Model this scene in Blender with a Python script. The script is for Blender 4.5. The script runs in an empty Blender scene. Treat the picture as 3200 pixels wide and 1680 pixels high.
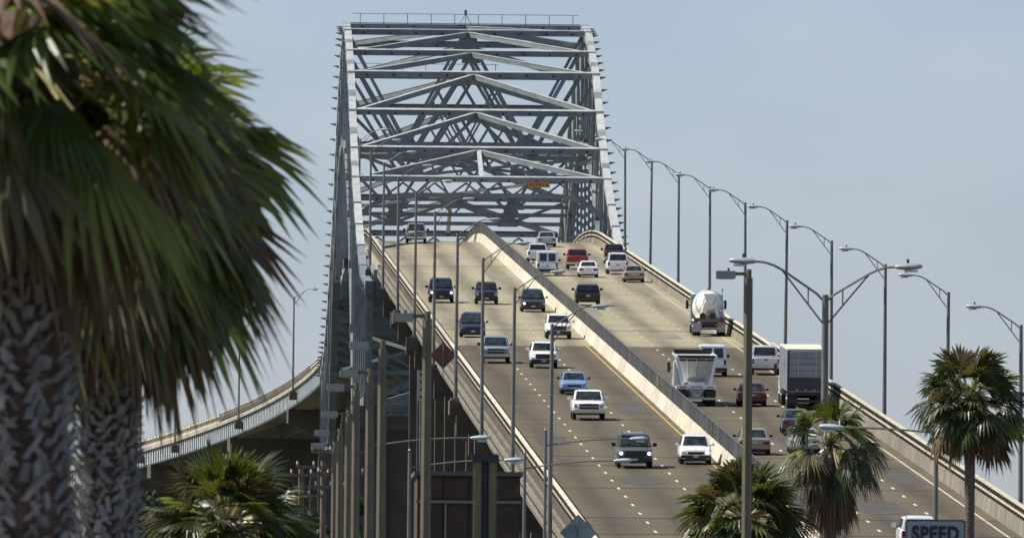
import bpy, bmesh, math, random
from mathutils import Vector, Matrix
R = math.radians
rnd = random.Random(11)
scene = bpy.context.scene
C = scene.collection

# ------------------------------------------------------------------ camera
# Long telephoto from street level. The road axis runs along +Y, X is to the right, the eye is 2 m up.
F = 49000.0            # focal length in pixels of the 3200 px wide photograph
VPX, VPY = 477.0, -190.0   # where the 5 % approach grade vanishes
ROLL = 0.0087
GRADE = 0.05
HCAM = 29.0            # eye height above the approach grade extended to the eye
EYE = 2.0
HOR = GRADE * F
def unroll(xs, ys):
    dx, dy = xs - VPX, ys - VPY
    return dx + ROLL * dy, dy - ROLL * dx
def at(xs, ys, Y):
    """world X, Z of a photograph point at distance Y"""
    a, b = unroll(xs, ys)
    return a * Y / F, EYE + (HOR - b) * Y / F
cam_d = bpy.data.cameras.new('camera')
cam = bpy.data.objects.new('camera', cam_d); C.objects.link(cam)
cam.location = (0, 0, EYE)
ca, cb = unroll(1600, 840)
cdir = Vector((ca / F, 1, (HOR - cb) / F)).normalized()
q = cdir.to_track_quat('-Z', 'Y').to_matrix()
cam.rotation_euler = (q @ Matrix.Rotation(ROLL, 3, 'Z')).to_euler()
cam_d.sensor_width = 36; cam_d.lens = 36 * F / 3200
cam_d.clip_start = 1; cam_d.clip_end = 30000
cam_d.dof.use_dof = True; cam_d.dof.focus_distance = 1150; cam_d.dof.aperture_fstop = 13
scene.camera = cam

# ------------------------------------------------------------------ sky, sun, exposure
SUN_EL, SUN_AZ = R(50), R(-84)      # azimuth measured from +Y towards +X: the sun stands to the left
world = bpy.data.worlds.new('World'); scene.world = world; world.use_nodes = True
nt = world.node_tree; nt.nodes.clear()
out = nt.nodes.new('ShaderNodeOutputWorld'); bg = nt.nodes.new('ShaderNodeBackground')
sky = nt.nodes.new('ShaderNodeTexSky'); sky.sky_type = 'NISHITA'; sky.sun_disc = False
sky.sun_elevation = SUN_EL; sky.sun_rotation = SUN_AZ
sky.altitude = 0; sky.air_density = 1.0; sky.dust_density = 0.4; sky.ozone_density = 1.5
tc = nt.nodes.new('ShaderNodeTexCoord')
mp = nt.nodes.new('ShaderNodeMapping'); mp.inputs['Scale'].default_value = (1, 1, 2.2)
ns = nt.nodes.new('ShaderNodeTexNoise'); ns.inputs['Scale'].default_value = 34; ns.inputs['Detail'].default_value = 5
ns.inputs['Roughness'].default_value = 0.45
cr = nt.nodes.new('ShaderNodeValToRGB'); cr.color_ramp.elements[0].color = (0.16, 0.16, 0.16, 1); cr.color_ramp.elements[0].position = 0.46; cr.color_ramp.elements[1].position = 0.75
cr.color_ramp.elements[1].color = (0.6, 0.6, 0.6, 1)
tint = nt.nodes.new('ShaderNodeMix'); tint.data_type = 'RGBA'; tint.blend_type = 'MULTIPLY'
tint.inputs['Factor'].default_value = 1.0; tint.inputs['B'].default_value = (0.535, 0.605, 0.87, 1)
mx = nt.nodes.new('ShaderNodeMix'); mx.data_type = 'RGBA'; mx.inputs['B'].default_value = (4.3, 4.65, 5.05, 1)
L = nt.links.new
L(tc.outputs['Generated'], mp.inputs['Vector']); L(mp.outputs['Vector'], ns.inputs['Vector'])
L(ns.outputs['Fac'], cr.inputs['Fac']); L(cr.outputs['Color'], mx.inputs['Factor'])
L(sky.outputs['Color'], tint.inputs['A']); L(tint.outputs['Result'], mx.inputs['A'])
L(mx.outputs['Result'], bg.inputs['Color']); L(bg.outputs['Background'], out.inputs['Surface'])
bg.inputs['Strength'].default_value = 0.094
sun_d = bpy.data.lights.new('sun', 'SUN'); sun_d.energy = 4.6; sun_d.angle = R(0.5); sun_d.color = (1.0, 0.94, 0.82)
sun = bpy.data.objects.new('sun', sun_d); C.objects.link(sun)
sdir = Vector((math.sin(SUN_AZ) * math.cos(SUN_EL), math.cos(SUN_AZ) * math.cos(SUN_EL), math.sin(SUN_EL)))
sun.rotation_euler = sdir.to_track_quat('Z', 'Y').to_euler(); sun.location = (-200, 300, 400)
scene.view_settings.view_transform = 'Standard'; scene.view_settings.look = 'None'
scene.view_settings.exposure = 0.55; scene.view_settings.gamma = 1.0; scene.view_settings.use_curve_mapping = False
scene.cycles.max_bounces = 6; scene.cycles.transparent_max_bounces = 8
scene.cycles.use_denoising = True

# ------------------------------------------------------------------ materials
MATS = {}
def mat(name, col, rough=0.6, metal=0.0, var=0.12, scale=1.5, bump=0.0, spec=0.5, emit=None, es=0.0, streak=None, dirt=None, coat=0.0, objvar=0.0):
    if name in MATS: return MATS[name]
    m = bpy.data.materials.new(name); m.use_nodes = True; t = m.node_tree
    b = t.nodes['Principled BSDF']
    b.inputs['Roughness'].default_value = rough; b.inputs['Metallic'].default_value = metal
    b.inputs['Specular IOR Level'].default_value = spec
    if coat: b.inputs['Coat Weight'].default_value = coat; b.inputs['Coat Roughness'].default_value = 0.06
    if emit:
        b.inputs['Emission Color'].default_value = (*emit, 1); b.inputs['Emission Strength'].default_value = es
    tcn = t.nodes.new('ShaderNodeTexCoord'); mpn = t.nodes.new('ShaderNodeMapping')
    t.links.new(tcn.outputs['Object'], mpn.inputs['Vector'])
    if streak: mpn.inputs['Scale'].default_value = streak
    n = t.nodes.new('ShaderNodeTexNoise'); n.inputs['Scale'].default_value = scale; n.inputs['Detail'].default_value = 6
    t.links.new(mpn.outputs['Vector'], n.inputs['Vector'])
    r = t.nodes.new('ShaderNodeValToRGB')
    r.color_ramp.elements[0].position = 0.3; r.color_ramp.elements[1].position = 0.7
    lo = [max(0, c * (1 - var * 1.6)) for c in col]; hi = [min(1, c * (1 + var)) for c in col]
    r.color_ramp.elements[0].color = (*lo, 1); r.color_ramp.elements[1].color = (*hi, 1)
    t.links.new(n.outputs['Fac'], r.inputs['Fac'])
    last = r.outputs['Color']
    if dirt:
        dc, amount, dscale = dirt
        n2 = t.nodes.new('ShaderNodeTexNoise'); n2.inputs['Scale'].default_value = dscale; n2.inputs['Detail'].default_value = 8
        n2.inputs['Roughness'].default_value = 0.7
        t.links.new(mpn.outputs['Vector'], n2.inputs['Vector'])
        r2 = t.nodes.new('ShaderNodeValToRGB'); r2.color_ramp.elements[0].position = 0.52; r2.color_ramp.elements[1].position = 0.75
        r2.color_ramp.elements[1].color = (amount, amount, amount, 1)
        t.links.new(n2.outputs['Fac'], r2.inputs['Fac'])
        mm = t.nodes.new('ShaderNodeMix'); mm.data_type = 'RGBA'; mm.inputs['B'].default_value = (*dc, 1)
        t.links.new(r2.outputs['Color'], mm.inputs['Factor']); t.links.new(last, mm.inputs['A']); last = mm.outputs['Result']
    if objvar:
        oi = t.nodes.new('ShaderNodeObjectInfo'); rg_ = t.nodes.new('ShaderNodeMapRange'); rg_.inputs['To Min'].default_value = 1 - objvar; rg_.inputs['To Max'].default_value = 1 + objvar
        t.links.new(oi.outputs['Random'], rg_.inputs['Value']); mo = t.nodes.new('ShaderNodeMix'); mo.data_type = 'RGBA'; mo.blend_type = 'MULTIPLY'; mo.inputs['Factor'].default_value = 1
        t.links.new(last, mo.inputs['A']); t.links.new(rg_.outputs['Result'], mo.inputs['B']); last = mo.outputs['Result']
    t.links.new(last, b.inputs['Base Color'])
    if bump:
        bn = t.nodes.new('ShaderNodeBump'); bn.inputs['Strength'].default_value = bump; bn.inputs['Distance'].default_value = 0.05
        t.links.new(n.outputs['Fac'], bn.inputs['Height']); t.links.new(bn.outputs['Normal'], b.inputs['Normal'])
    MATS[name] = m; return m
def leafmat(name, col, trans, tf=0.4, rough=0.45, var=0.3):
    if name in MATS: return MATS[name]
    m = bpy.data.materials.new(name); m.use_nodes = True; t = m.node_tree; t.nodes.clear()
    o = t.nodes.new('ShaderNodeOutputMaterial'); b = t.nodes.new('ShaderNodeBsdfPrincipled'); tr = t.nodes.new('ShaderNodeBsdfTranslucent')
    mxs = t.nodes.new('ShaderNodeMixShader'); mxs.inputs[0].default_value = tf
    b.inputs['Roughness'].default_value = rough; b.inputs['Specular IOR Level'].default_value = 0.4
    oi = t.nodes.new('ShaderNodeObjectInfo'); g = t.nodes.new('ShaderNodeNewGeometry')
    mr = t.nodes.new('ShaderNodeMix'); mr.data_type = 'RGBA'
    mr.inputs['A'].default_value = (*[c * (1 - var) for c in col], 1); mr.inputs['B'].default_value = (*[min(1, c * (1 + var)) for c in col], 1)
    t.links.new(oi.outputs['Random'], mr.inputs['Factor'])
    hs = t.nodes.new('ShaderNodeMix'); hs.data_type = 'RGBA'; hs.blend_type = 'MULTIPLY'; hs.inputs['Factor'].default_value = 1
    rr = t.nodes.new('ShaderNodeMapRange'); rr.inputs['To Min'].default_value = 0.6; rr.inputs['To Max'].default_value = 1.35
    t.links.new(g.outputs['Random Per Island'], rr.inputs['Value']); t.links.new(rr.outputs['Result'], hs.inputs['B'])
    t.links.new(mr.outputs['Result'], hs.inputs['A']); t.links.new(hs.outputs['Result'], b.inputs['Base Color'])
    tr.inputs['Color'].default_value = (*trans, 1)
    t.links.new(b.outputs[0], mxs.inputs[1]); t.links.new(tr.outputs[0], mxs.inputs[2]); t.links.new(mxs.outputs[0], o.inputs['Surface'])
    MATS[name] = m; return m

STEEL = mat('steel_shaded_tone', (0.19, 0.22, 0.22), 0.5, 0.0, 0.16, 0.8, dirt=((0.12, 0.09, 0.065), 0.6, 2.5), objvar=0.15)  # darker copy of the truss grey, shade put into the colour
STEEL_LIT = mat('steel_sunlit_tone', (0.40, 0.42, 0.40), 0.5, 0.0, 0.14, 0.9, dirt=((0.2, 0.15, 0.1), 0.6, 2.0), objvar=0.1)  # lighter copy of the same grey: sunlight painted on chords and flanges
CONC = mat('old_concrete', (0.36, 0.32, 0.25), 0.85, 0, 0.16, 0.35, 0.2, dirt=((0.13, 0.11, 0.09), 0.6, 0.9))
CONCL = mat('pale_concrete', (0.54, 0.49, 0.38), 0.85, 0, 0.14, 0.8, 0.2, dirt=((0.2, 0.16, 0.1), 0.8, 0.9), objvar=0.14)
CONCB = mat('stained_shaded_concrete', (0.09, 0.074, 0.052), 0.9, 0, 0.2, 0.5, 0.2, dirt=((0.06, 0.05, 0.035), 0.6, 0.9), objvar=0.15)  # brown staining; on the railing posts it also paints shade
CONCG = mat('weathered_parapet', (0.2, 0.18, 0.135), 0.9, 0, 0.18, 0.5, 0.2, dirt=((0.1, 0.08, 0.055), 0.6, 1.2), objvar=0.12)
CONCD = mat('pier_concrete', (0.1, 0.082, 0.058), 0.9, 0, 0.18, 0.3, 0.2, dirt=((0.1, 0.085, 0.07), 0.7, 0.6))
RAILM = mat('galvanised_rail', (0.5, 0.47, 0.38), 0.45, 0.3, 0.1, 2.0, dirt=((0.3, 0.2, 0.12), 0.5, 3))
POLEM = mat('galvanised_pole', (0.17, 0.165, 0.15), 0.5, 0.2, 0.15, 1.5)
LAMPM = mat('lamp_housing', (0.36, 0.38, 0.39), 0.4, 0.1, 0.06, 2)
FENCEM = mat('fence_steel', (0.23, 0.23, 0.21), 0.6, 0.3, 0.2, 2)
BRONZE = mat('bronze_pole', (0.14, 0.118, 0.068), 0.5, 0.0, 0.15, 1.5)
WOODP = mat('creosoted_wood', (0.16, 0.115, 0.075), 0.85, 0, 0.3, 2.0, 0.3, streak=(6, 6, 0.6))
BLACK = mat('black_rubber', (0.018, 0.018, 0.018), 0.8, 0, 0.2, 6)
DARK = mat('dark_plastic', (0.025, 0.025, 0.027), 0.5, 0, 0.2, 4)
CHROME = mat('chrome_trim', (0.6, 0.6, 0.6), 0.18, 1.0, 0.05, 3)
RIMM = mat('alloy_rim', (0.4, 0.4, 0.41), 0.35, 0.8, 0.1, 5)
GLASS = mat('tinted_glass', (0.022, 0.03, 0.03), 0.05, 0, 0.75, 2.6, spec=0.6)
HEADON = mat('lit_headlight', (0.9, 0.9, 0.85), 0.2, 0, 0.02, 2, emit=(1, 0.95, 0.85), es=4)
HEADOFF = mat('headlight_lens', (0.45, 0.47, 0.5), 0.12, 0.3, 0.05, 2)
TAIL = mat('tail_lens', (0.25, 0.012, 0.012), 0.2, 0, 0.1, 4)
PLATE = mat('plate_white', (0.55, 0.56, 0.55), 0.5, 0, 0.05, 8)

# ------------------------------------------------------------------ helpers
class MB:
    def __init__(s): s.v = []; s.f = []
    def quadface(s, pts):
        n = len(s.v); s.v += [tuple(p) for p in pts]; s.f.append(tuple(range(n, n + len(pts)))); return s
    def hexa(s, a, b):
        """a, b: two quads of 4 points, joined into a closed block"""
        n = len(s.v); s.v += [tuple(p) for p in a] + [tuple(p) for p in b]
        s.f += [(n+3, n+2, n+1, n), (n+4, n+5, n+6, n+7)]
        for i in range(4):
            j = (i + 1) % 4; s.f.append((n+i, n+j, n+4+j, n+4+i))
        return s
    def box(s, x0, x1, y0, y1, z0, z1):
        return s.hexa([(x0,y0,z0),(x1,y0,z0),(x1,y1,z0),(x0,y1,z0)], [(x0,y0,z1),(x1,y0,z1),(x1,y1,z1),(x0,y1,z1)])
    def beam(s, p0, p1, w, h, up=(0, 0, 1)):
        p0, p1 = Vector(p0), Vector(p1); d = (p1 - p0).normalized(); u = Vector(up)
        if abs(d.dot(u)) > 0.985: u = Vector((0, 1, 0))
        x = d.cross(u).normalized() * (w / 2); z = x.cross(d).normalized() * (h / 2)
        return s.hexa([p0-x-z, p0+x-z, p0+x+z, p0-x+z], [p1-x-z, p1+x-z, p1+x+z, p1-x+z])
    def tube(s, pts, r, n=8, cap=True):
        pts = [Vector(p) for p in pts]; rr = r if isinstance(r, (list, tuple)) else [r] * len(pts)
        base = len(s.v); px = None
        for i, p in enumerate(pts):
            d = (pts[min(i+1, len(pts)-1)] - pts[max(i-1, 0)]).normalized()
            if px is None:
                u = Vector((0, 0, 1)) if abs(d.z) < 0.9 else Vector((1, 0, 0)); px = d.cross(u).normalized()
            px = (px - d * px.dot(d)).normalized(); py = d.cross(px)
            for k in range(n):
                a = 2 * math.pi * k / n; s.v.append(tuple(p + px * (rr[i] * math.cos(a)) + py * (rr[i] * math.sin(a))))
        for i in range(len(pts) - 1):
            for k in range(n):
                j = (k + 1) % n; s.f.append((base+i*n+k, base+i*n+j, base+(i+1)*n+j, base+(i+1)*n+k))
        if cap:
            s.f.append(tuple(base + k for k in reversed(range(n)))); s.f.append(tuple(base + (len(pts)-1)*n + k for k in range(n)))
        return s
    def loft(s, rings, cap=True):
        base = len(s.v); n = len(rings[0])
        for r_ in rings: s.v += [tuple(p) for p in r_]
        for i in range(len(rings) - 1):
            for k in range(n):
                j = (k + 1) % n; s.f.append((base+i*n+k, base+i*n+j, base+(i+1)*n+j, base+(i+1)*n+k))
        if cap:
            s.f.append(tuple(base + k for k in reversed(range(n)))); s.f.append(tuple(base + (len(rings)-1)*n + k for k in range(n)))
        return s
    def prism(s, poly, y0, y1):
        """poly in (x, z) extruded along y"""
        return s.loft([[(x, y0, z) for x, z in poly], [(x, y1, z) for x, z in poly]])
    def build(s, name, m, parent=None, smooth=None, bevel=0, fix=True):
        me = bpy.data.meshes.new(name); me.from_pydata(s.v, [], s.f)
        if fix or bevel:
            bm = bmesh.new(); bm.from_mesh(me)
            if fix: bmesh.ops.recalc_face_normals(bm, faces=bm.faces)
            if bevel:
                bmesh.ops.bevel(bm, geom=list(bm.edges), offset=bevel, segments=2, affect='EDGES', clamp_overlap=True)
            bm.to_mesh(me); bm.free()
        if smooth is not None:
            for p in me.polygons: p.use_smooth = True
            me.set_sharp_from_angle(angle=R(smooth))
        me.materials.append(m)
        return link(name, me, parent)
def link(name, me, parent=None):
    o = bpy.data.objects.new(name, me); C.objects.link(o)
    if parent is not None: o.parent = parent
    return o
def tag(o, label=None, cat=None, group=None, kind=None):
    if label: o['label'] = label
    if cat: o['category'] = cat
    if group: o['group'] = group
    if kind: o['kind'] = kind
    return o
def thing(name, loc, label, cat, group=None, rz=0.0, rx=0.0):
    o = bpy.data.objects.new(name, None); C.objects.link(o); o.empty_display_size = 0.2
    o.location = loc; o.rotation_euler = (rx, 0, rz); return tag(o, label, cat, group)
def copy_tree(o, parent=None):
    c = o.copy(); C.objects.link(c); c.parent = parent
    for ch in list(o.children): copy_tree(ch, c)
    return c
ORD = ['nearest', 'second', 'third', 'fourth', 'fifth', 'sixth', 'seventh', 'eighth', 'ninth', 'tenth', 'eleventh', 'twelfth', 'thirteenth', 'fourteenth', 'fifteenth', 'sixteenth', 'seventeenth', 'eighteenth', 'nineteenth', 'twentieth', 'twenty-first']

# ------------------------------------------------------------------ road profile
YC, RV, YMID = 1500.0, 1800.0, 1590.0
YE = 2 * YMID - YC
def deck(Y):
    if Y > YMID: Y = 2 * YMID - Y
    z = EYE - HCAM + GRADE * Y
    if Y > YC: z -= (Y - YC) ** 2 / (2 * RV)
    if Y < 560: # sag into the street
        z = max(z, 0.02 + 0.98 * math.exp(-max(0, 560 - Y) / 25.0) if Y > 430 else 0.02)
    return z
def slope(Y): return (deck(Y + 0.5) - deck(Y - 0.5))
# beyond the truss the road bends away to the left
YB = 1735.0
PATH = []    # (x offset, y, heading) of the centre line past YB
_x, _y, _h = 32.0, YB, 0.0
for i in range(400):
    PATH.append((_x, _y, _h))
    _h = min(0.0024 * i, 0.7)
    _x -= math.sin(_h) * 2; _y += math.cos(_h) * 2
def road_pt(s, off):
    """s = distance along the road, off = sideways from its centre line (X 32)"""
    if s <= YB: return Vector((32.0 + off, s, deck(s)))
    i = min(int((s - YB) / 2), len(PATH) - 2); t = (s - YB) / 2 - i
    x = PATH[i][0] * (1 - t) + PATH[i+1][0] * t; y = PATH[i][1] * (1 - t) + PATH[i+1][1] * t; h = PATH[i][2]
    return Vector((x + off * math.cos(h), y + off * math.sin(h), deck(s)))
def ground_hit(xs, ys):
    """road point seen at a photograph pixel"""
    a, b = unroll(xs, ys); tz = (HOR - b) / F
    Y = 500.0
    while Y < 1600 and EYE + tz * Y > deck(Y): Y += 0.25
    return a * Y / F, Y
# ------------------------------------------------------------------ ground, water
GRASS = mat('dry_grass_ground', (0.065, 0.065, 0.04), 0.95, 0, 0.3, 0.05, 0.3, dirt=((0.08, 0.07, 0.06), 0.7, 0.02))
m = MB()
HB = [(-9000, 1512), (9000, 1512)]
m.quadface([(-9000, -300, 0), (9000, -300, 0), (9000, 1512, 0), (-9000, 1512, 0)])
m.quadface([(-9000, 1668, 0), (9000, 1668, 0), (9000, 14000, 0), (-9000, 14000, 0)])
g = m.build('ground', GRASS, fix=False); tag(g, kind='structure')
WATER = mat('harbour_water', (0.03, 0.05, 0.055), 0.12, 0, 0.2, 0.2, 0.4)
m = MB(); m.quadface([(-9000, 1508, -1.2), (9000, 1508, -1.2), (9000, 1672, -1.2), (-9000, 1672, -1.2)])
w = m.build('water', WATER, fix=False); tag(w, kind='structure')
m = MB()
for a, b, n in ((1512, 1512.6, 0), (1667.4, 1668, 0)): m.box(-9000, 9000, a, b, -3, 0.02)
tag(m.build('harbour_quay', CONC), kind='structure')

# ------------------------------------------------------------------ road surfaces
XL, XR = 21.2, 43.0      # inner faces of the two parapets
XM0, XM1 = 31.9, 32.65   # median wall
LINES = (25.06, 28.57, 36.30, 39.86)
def road_mat(name, base, dark, tan, joint):
    m = bpy.data.materials.new(name); m.use_nodes = True; t = m.node_tree; b = t.nodes['Principled BSDF']
    b.inputs['Roughness'].default_value = 0.8; b.inputs['Specular IOR Level'].default_value = 0.25
    g = t.nodes.new('ShaderNodeNewGeometry'); sp = t.nodes.new('ShaderNodeSeparateXYZ'); t.links.new(g.outputs['Position'], sp.inputs[0])
    def math_(op, a, bb=None, c=None):
        n = t.nodes.new('ShaderNodeMath'); n.operation = op
        for i, v in enumerate((a, bb, c)):
            if v is None: continue
            if hasattr(v, 'links'): t.links.new(v, n.inputs[i])
            else: n.inputs[i].default_value = v
        return n.outputs[0]
    # oil and tyre band along the middle of each lane (period = lane width)
    mp = t.nodes.new('ShaderNodeMapping'); mp.inputs['Scale'].default_value = (1.2, 0.02, 1.0); t.links.new(g.outputs['Position'], mp.inputs['Vector'])
    nz = t.nodes.new('ShaderNodeTexNoise'); nz.inputs['Scale'].default_value = 0.8; nz.inputs['Detail'].default_value = 5; t.links.new(mp.outputs['Vector'], nz.inputs['Vector'])
    ph = math_('MULTIPLY', math_('SUBTRACT', sp.outputs['X'], 23.3), 2 * math.pi / 3.53)
    band = math_('MULTIPLY_ADD', math_('COSINE', ph), 0.5, 0.5)
    band = math_('POWER', band, 1.6)
    band = math_('MULTIPLY', band, math_('MULTIPLY_ADD', nz.outputs['Fac'], 1.5, -0.1))
    n2 = t.nodes.new('ShaderNodeTexNoise'); n2.inputs['Scale'].default_value = 0.035; n2.inputs['Detail'].default_value = 7; n2.inputs['Roughness'].default_value = 0.65
    mp2 = t.nodes.new('ShaderNodeMapping'); mp2.inputs['Scale'].default_value = (6, 1.4, 1); t.links.new(g.outputs['Position'], mp2.inputs['Vector']); t.links.new(mp2.outputs['Vector'], n2.inputs['Vector'])
    c1 = t.nodes.new('ShaderNodeMix'); c1.data_type = 'RGBA'; c1.inputs['A'].default_value = (*base, 1); c1.inputs['B'].default_value = (*tan, 1)
    rr = t.nodes.new('ShaderNodeValToRGB'); rr.color_ramp.elements[0].position = 0.35; rr.color_ramp.elements[1].position = 0.65
    t.links.new(n2.outputs['Fac'], rr.inputs['Fac']); t.links.new(rr.outputs['Color'], c1.inputs['Factor'])
    c2 = t.nodes.new('ShaderNodeMix'); c2.data_type = 'RGBA'; c2.inputs['B'].default_value = (*dark, 1); t.links.new(c1.outputs['Result'], c2.inputs['A'])
    cl = t.nodes.new('ShaderNodeClamp'); t.links.new(math_('MULTIPLY', band, 1.4), cl.inputs['Value']); t.links.new(cl.outputs[0], c2.inputs['Factor'])
    # panel-to-panel tone change along the road, and sawn joints
    pn = math_('FLOOR', math_('DIVIDE', sp.outputs['Y'], joint)); wn = t.nodes.new('ShaderNodeTexWhiteNoise'); wn.noise_dimensions = '1D'; t.links.new(pn, wn.inputs['W'])
    tone = math_('MULTIPLY_ADD', wn.outputs['Value'], 0.16, 0.92)
    c3 = t.nodes.new('ShaderNodeMix'); c3.data_type = 'RGBA'; c3.blend_type = 'MULTIPLY'; c3.inputs['Factor'].default_value = 1
    t.links.new(c2.outputs['Result'], c3.inputs['A']); t.links.new(tone, c3.inputs['B'])
    t.links.new(c3.outputs['Result'], b.inputs['Base Color'])
    n3 = t.nodes.new('ShaderNodeTexNoise'); n3.inputs['Scale'].default_value = 6; t.links.new(g.outputs['Position'], n3.inputs['Vector'])
    bn = t.nodes.new('ShaderNodeBump'); bn.inputs['Strength'].default_value = 0.3; bn.inputs['Distance'].default_value = 0.02
    t.links.new(n3.outputs['Fac'], bn.inputs['Height']); t.links.new(bn.outputs['Normal'], b.inputs['Normal'])
    return m
ROADN = road_mat('asphalt_overlay', (0.12, 0.098, 0.058), (0.07, 0.057, 0.036), (0.1, 0.082, 0.049), 12.2)
ROADF = road_mat('worn_concrete_deck', (0.31, 0.278, 0.18), (0.165, 0.145, 0.1), (0.275, 0.243, 0.158), 9.0)
def strip_mesh(s0, s1, x0, x1, dz, step=6.0):
    m = MB(); n = max(1, int(math.ceil((s1 - s0) / step))); pr = None
    for i in range(n + 1):
        s = s0 + (s1 - s0) * i / n
        a = road_pt(s, x0 - 32); b = road_pt(s, x1 - 32); a.z += dz; b.z += dz
        if pr: m.quadface([pr[0], pr[1], b, a])
        pr = (a, b)
    return m
YT = 1128.0
near = strip_mesh(330, YT, XL - 0.3, XR + 0.3, 0).build('road', ROADN, fix=False); tag(near, kind='structure')
far = strip_mesh(YT, 2300, XL - 0.3, XR + 0.3, 0.004, 3).build('bridge_roadway', ROADF, fix=False); tag(far, kind='structure')
# markings
PW = mat('white_road_paint', (0.58, 0.55, 0.47), 0.6, 0, 0.08, 3, dirt=((0.3, 0.27, 0.22), 0.6, 4))
PWF = mat('worn_white_road_paint', (0.52, 0.47, 0.35), 0.6, 0, 0.2, 2, dirt=((0.3, 0.25, 0.17), 0.8, 2))
PY = mat('yellow_road_paint', (0.5, 0.33, 0.07), 0.6, 0, 0.1, 3, dirt=((0.3, 0.24, 0.15), 0.5, 2))
JOINTM = mat('joint_seal', (0.03, 0.027, 0.024), 0.9, 0, 0.2, 2)
dash_me = {}
for nm, mm in (('near', PW), ('far', PWF)):
    d = MB(); d.box(-0.065, 0.065, -1.35, 1.35, 0.003, 0.014); o = d.build('lane_dash', mm); dash_me[nm] = o.data; bpy.data.objects.remove(o)
for x in LINES:
    y = 1066.0 - 12.19 * 26 + (0 if x < 32 else 4.0)
    while y < 1545:
        md = dash_me['near'] if y < YT - 2 else dash_me['far']
        o = link('lane_dash', md, near if y < YT else far)
        o.location = (x, y, deck(y) + (0.004 if y > YT else 0)); o.rotation_euler = (math.atan(slope(y)), 0, 0); y += 12.19
def line(name, x, w, s0, s1, mm, parent): strip_mesh(s0, s1, x - w/2, x + w/2, 0.009 if s0 < YT else 0.013).build(name, mm, parent, fix=False)
line('edge_line', 31.5, 0.1, 500, YT, PY, near)
line('edge_line', 42.35, 0.13, 500, YT, PWF, near); line('edge_line', 33.1, 0.13, 500, YT, PY, near)
line('edge_line', 42.35, 0.1, YT, 1640, PWF, far)
for ys in (1048, 1010, 987, 955, 920, 886, 871, 835, 792, 770, 728):
    strip_mesh(ys - 0.16, ys + 0.16, XL - 0.2, XM0 - 0.05, 0.012).build('expansion_joint', JOINTM, near, fix=False)
    strip_mesh(ys - 0.16, ys + 0.16, XM1 + 0.05, XR + 0.2, 0.012).build('expansion_joint', JOINTM, near, fix=False)
for ys in (1174, 1240, 1317, 1401):
    strip_mesh(ys - 0.2, ys + 0.2, XL - 0.2, XR + 0.2, 0.012).build('expansion_joint', JOINTM, far, fix=False)

SEAM = mat('slab_seam', (0.12, 0.1, 0.075), 0.9, 0, 0.3, 1.5)
y = YT + 14.0
while y < 1530:
    for xa, xb in ((XL - 0.2, XM0 - 0.05), (XM1 + 0.05, XR + 0.2)):
        strip_mesh(y - 0.09, y + 0.09, xa, xb, 0.012).build('slab_seam', SEAM, far, fix=False)
    y += 15.2
PATCH = mat('asphalt_patch', (0.06, 0.054, 0.045), 0.85, 0, 0.25, 0.8, 0.2)
for xa, xb, s0, s1 in ((22.6, 24.4, 905, 919), (25.6, 27.9, 842, 850), (29.2, 31.0, 968, 990), (36.9, 38.8, 902, 925), (40.3, 42.0, 846, 868), (33.6, 35.6, 1010, 1031), (26.0, 27.6, 1052, 1060), (37.0, 39.0, 800, 818)):
    strip_mesh(s0, s1, xa, xb, 0.006).build('road_patch', PATCH, near, fix=False)
PATCHF = mat('concrete_patch', (0.2, 0.178, 0.125), 0.85, 0, 0.2, 0.8, 0.2)
for xa, xb, s0, s1 in ((22.0, 24.2, 1180, 1196), (26.0, 28.0, 1262, 1290), (33.4, 35.4, 1220, 1250), (37.2, 39.2, 1150, 1166), (40.6, 42.2, 1300, 1340), (29.3, 31.2, 1345, 1380)):
    strip_mesh(s0, s1, xa, xb, 0.009).build('deck_patch', PATCHF, far, fix=False)

# ------------------------------------------------------------------ parapets, median wall and fence
def sweep(poly, s0, s1, step=8.0):
    """poly of (x, height above road) swept along the road"""
    m = MB(); n = max(1, int(math.ceil((s1 - s0) / step))); rings = []
    for i in range(n + 1):
        s = s0 + (s1 - s0) * i / n
        ring = []
        for x, z in poly:
            p = road_pt(s, x - 32); ring.append((p.x, p.y, p.z + z))
        rings.append(ring)
    return m.loft(rings)
def parapet(xin, sgn, label, spans):
    root = thing('bridge_parapet', (0, 0, 0), label, 'parapet', 'parapets along the roadway edges')
    for k, (s0, s1, up) in enumerate(spans):
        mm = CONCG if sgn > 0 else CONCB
        P = lambda a, z: (xin + sgn * a, z)
        sa = s0
        while sa < s1 - 0.1:
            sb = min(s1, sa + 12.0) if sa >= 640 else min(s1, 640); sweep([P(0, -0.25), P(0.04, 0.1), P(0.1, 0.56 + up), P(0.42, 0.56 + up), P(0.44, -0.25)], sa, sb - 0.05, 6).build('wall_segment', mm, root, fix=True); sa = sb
        for h0, h1, d0, d1 in ((0.76, 0.88, 0.16, 0.36), (1.14, 1.24, 0.16, 0.36)):
            sweep([P(d0, h0 + up), P(d0, h1 + up), P(d1, h1 + up), P(d1, h0 + up)], s0, s1).build('rail', CONCL, root)
        sweep([P(0.45, 0.02), P(0.45, 0.1), P(0.6, 0.1), P(0.6, 0.02)], s0, s1).build('outer_ledge', CONCG, root)
        sweep([P(0.45, 0.26), P(0.45, 0.34), P(0.52, 0.34), P(0.52, 0.26)], s0, s1).build('outer_ledge', CONCB, root)
        m = MB(); s = s0 + 1
        while s < min(s1, 1640):
            p = road_pt(s, xin + sgn * 0.26 - 32); m.box(p.x - 0.1, p.x + 0.1, p.y - 0.13, p.y + 0.13, p.z + 0.54 + up, p.z + 1.15 + up); s += 1.5
        tag(m.build('railing_posts', CONCB, root, fix=False), kind='stuff')  # posts coloured dark to paint the shade in the railing gaps
    return root
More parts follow.
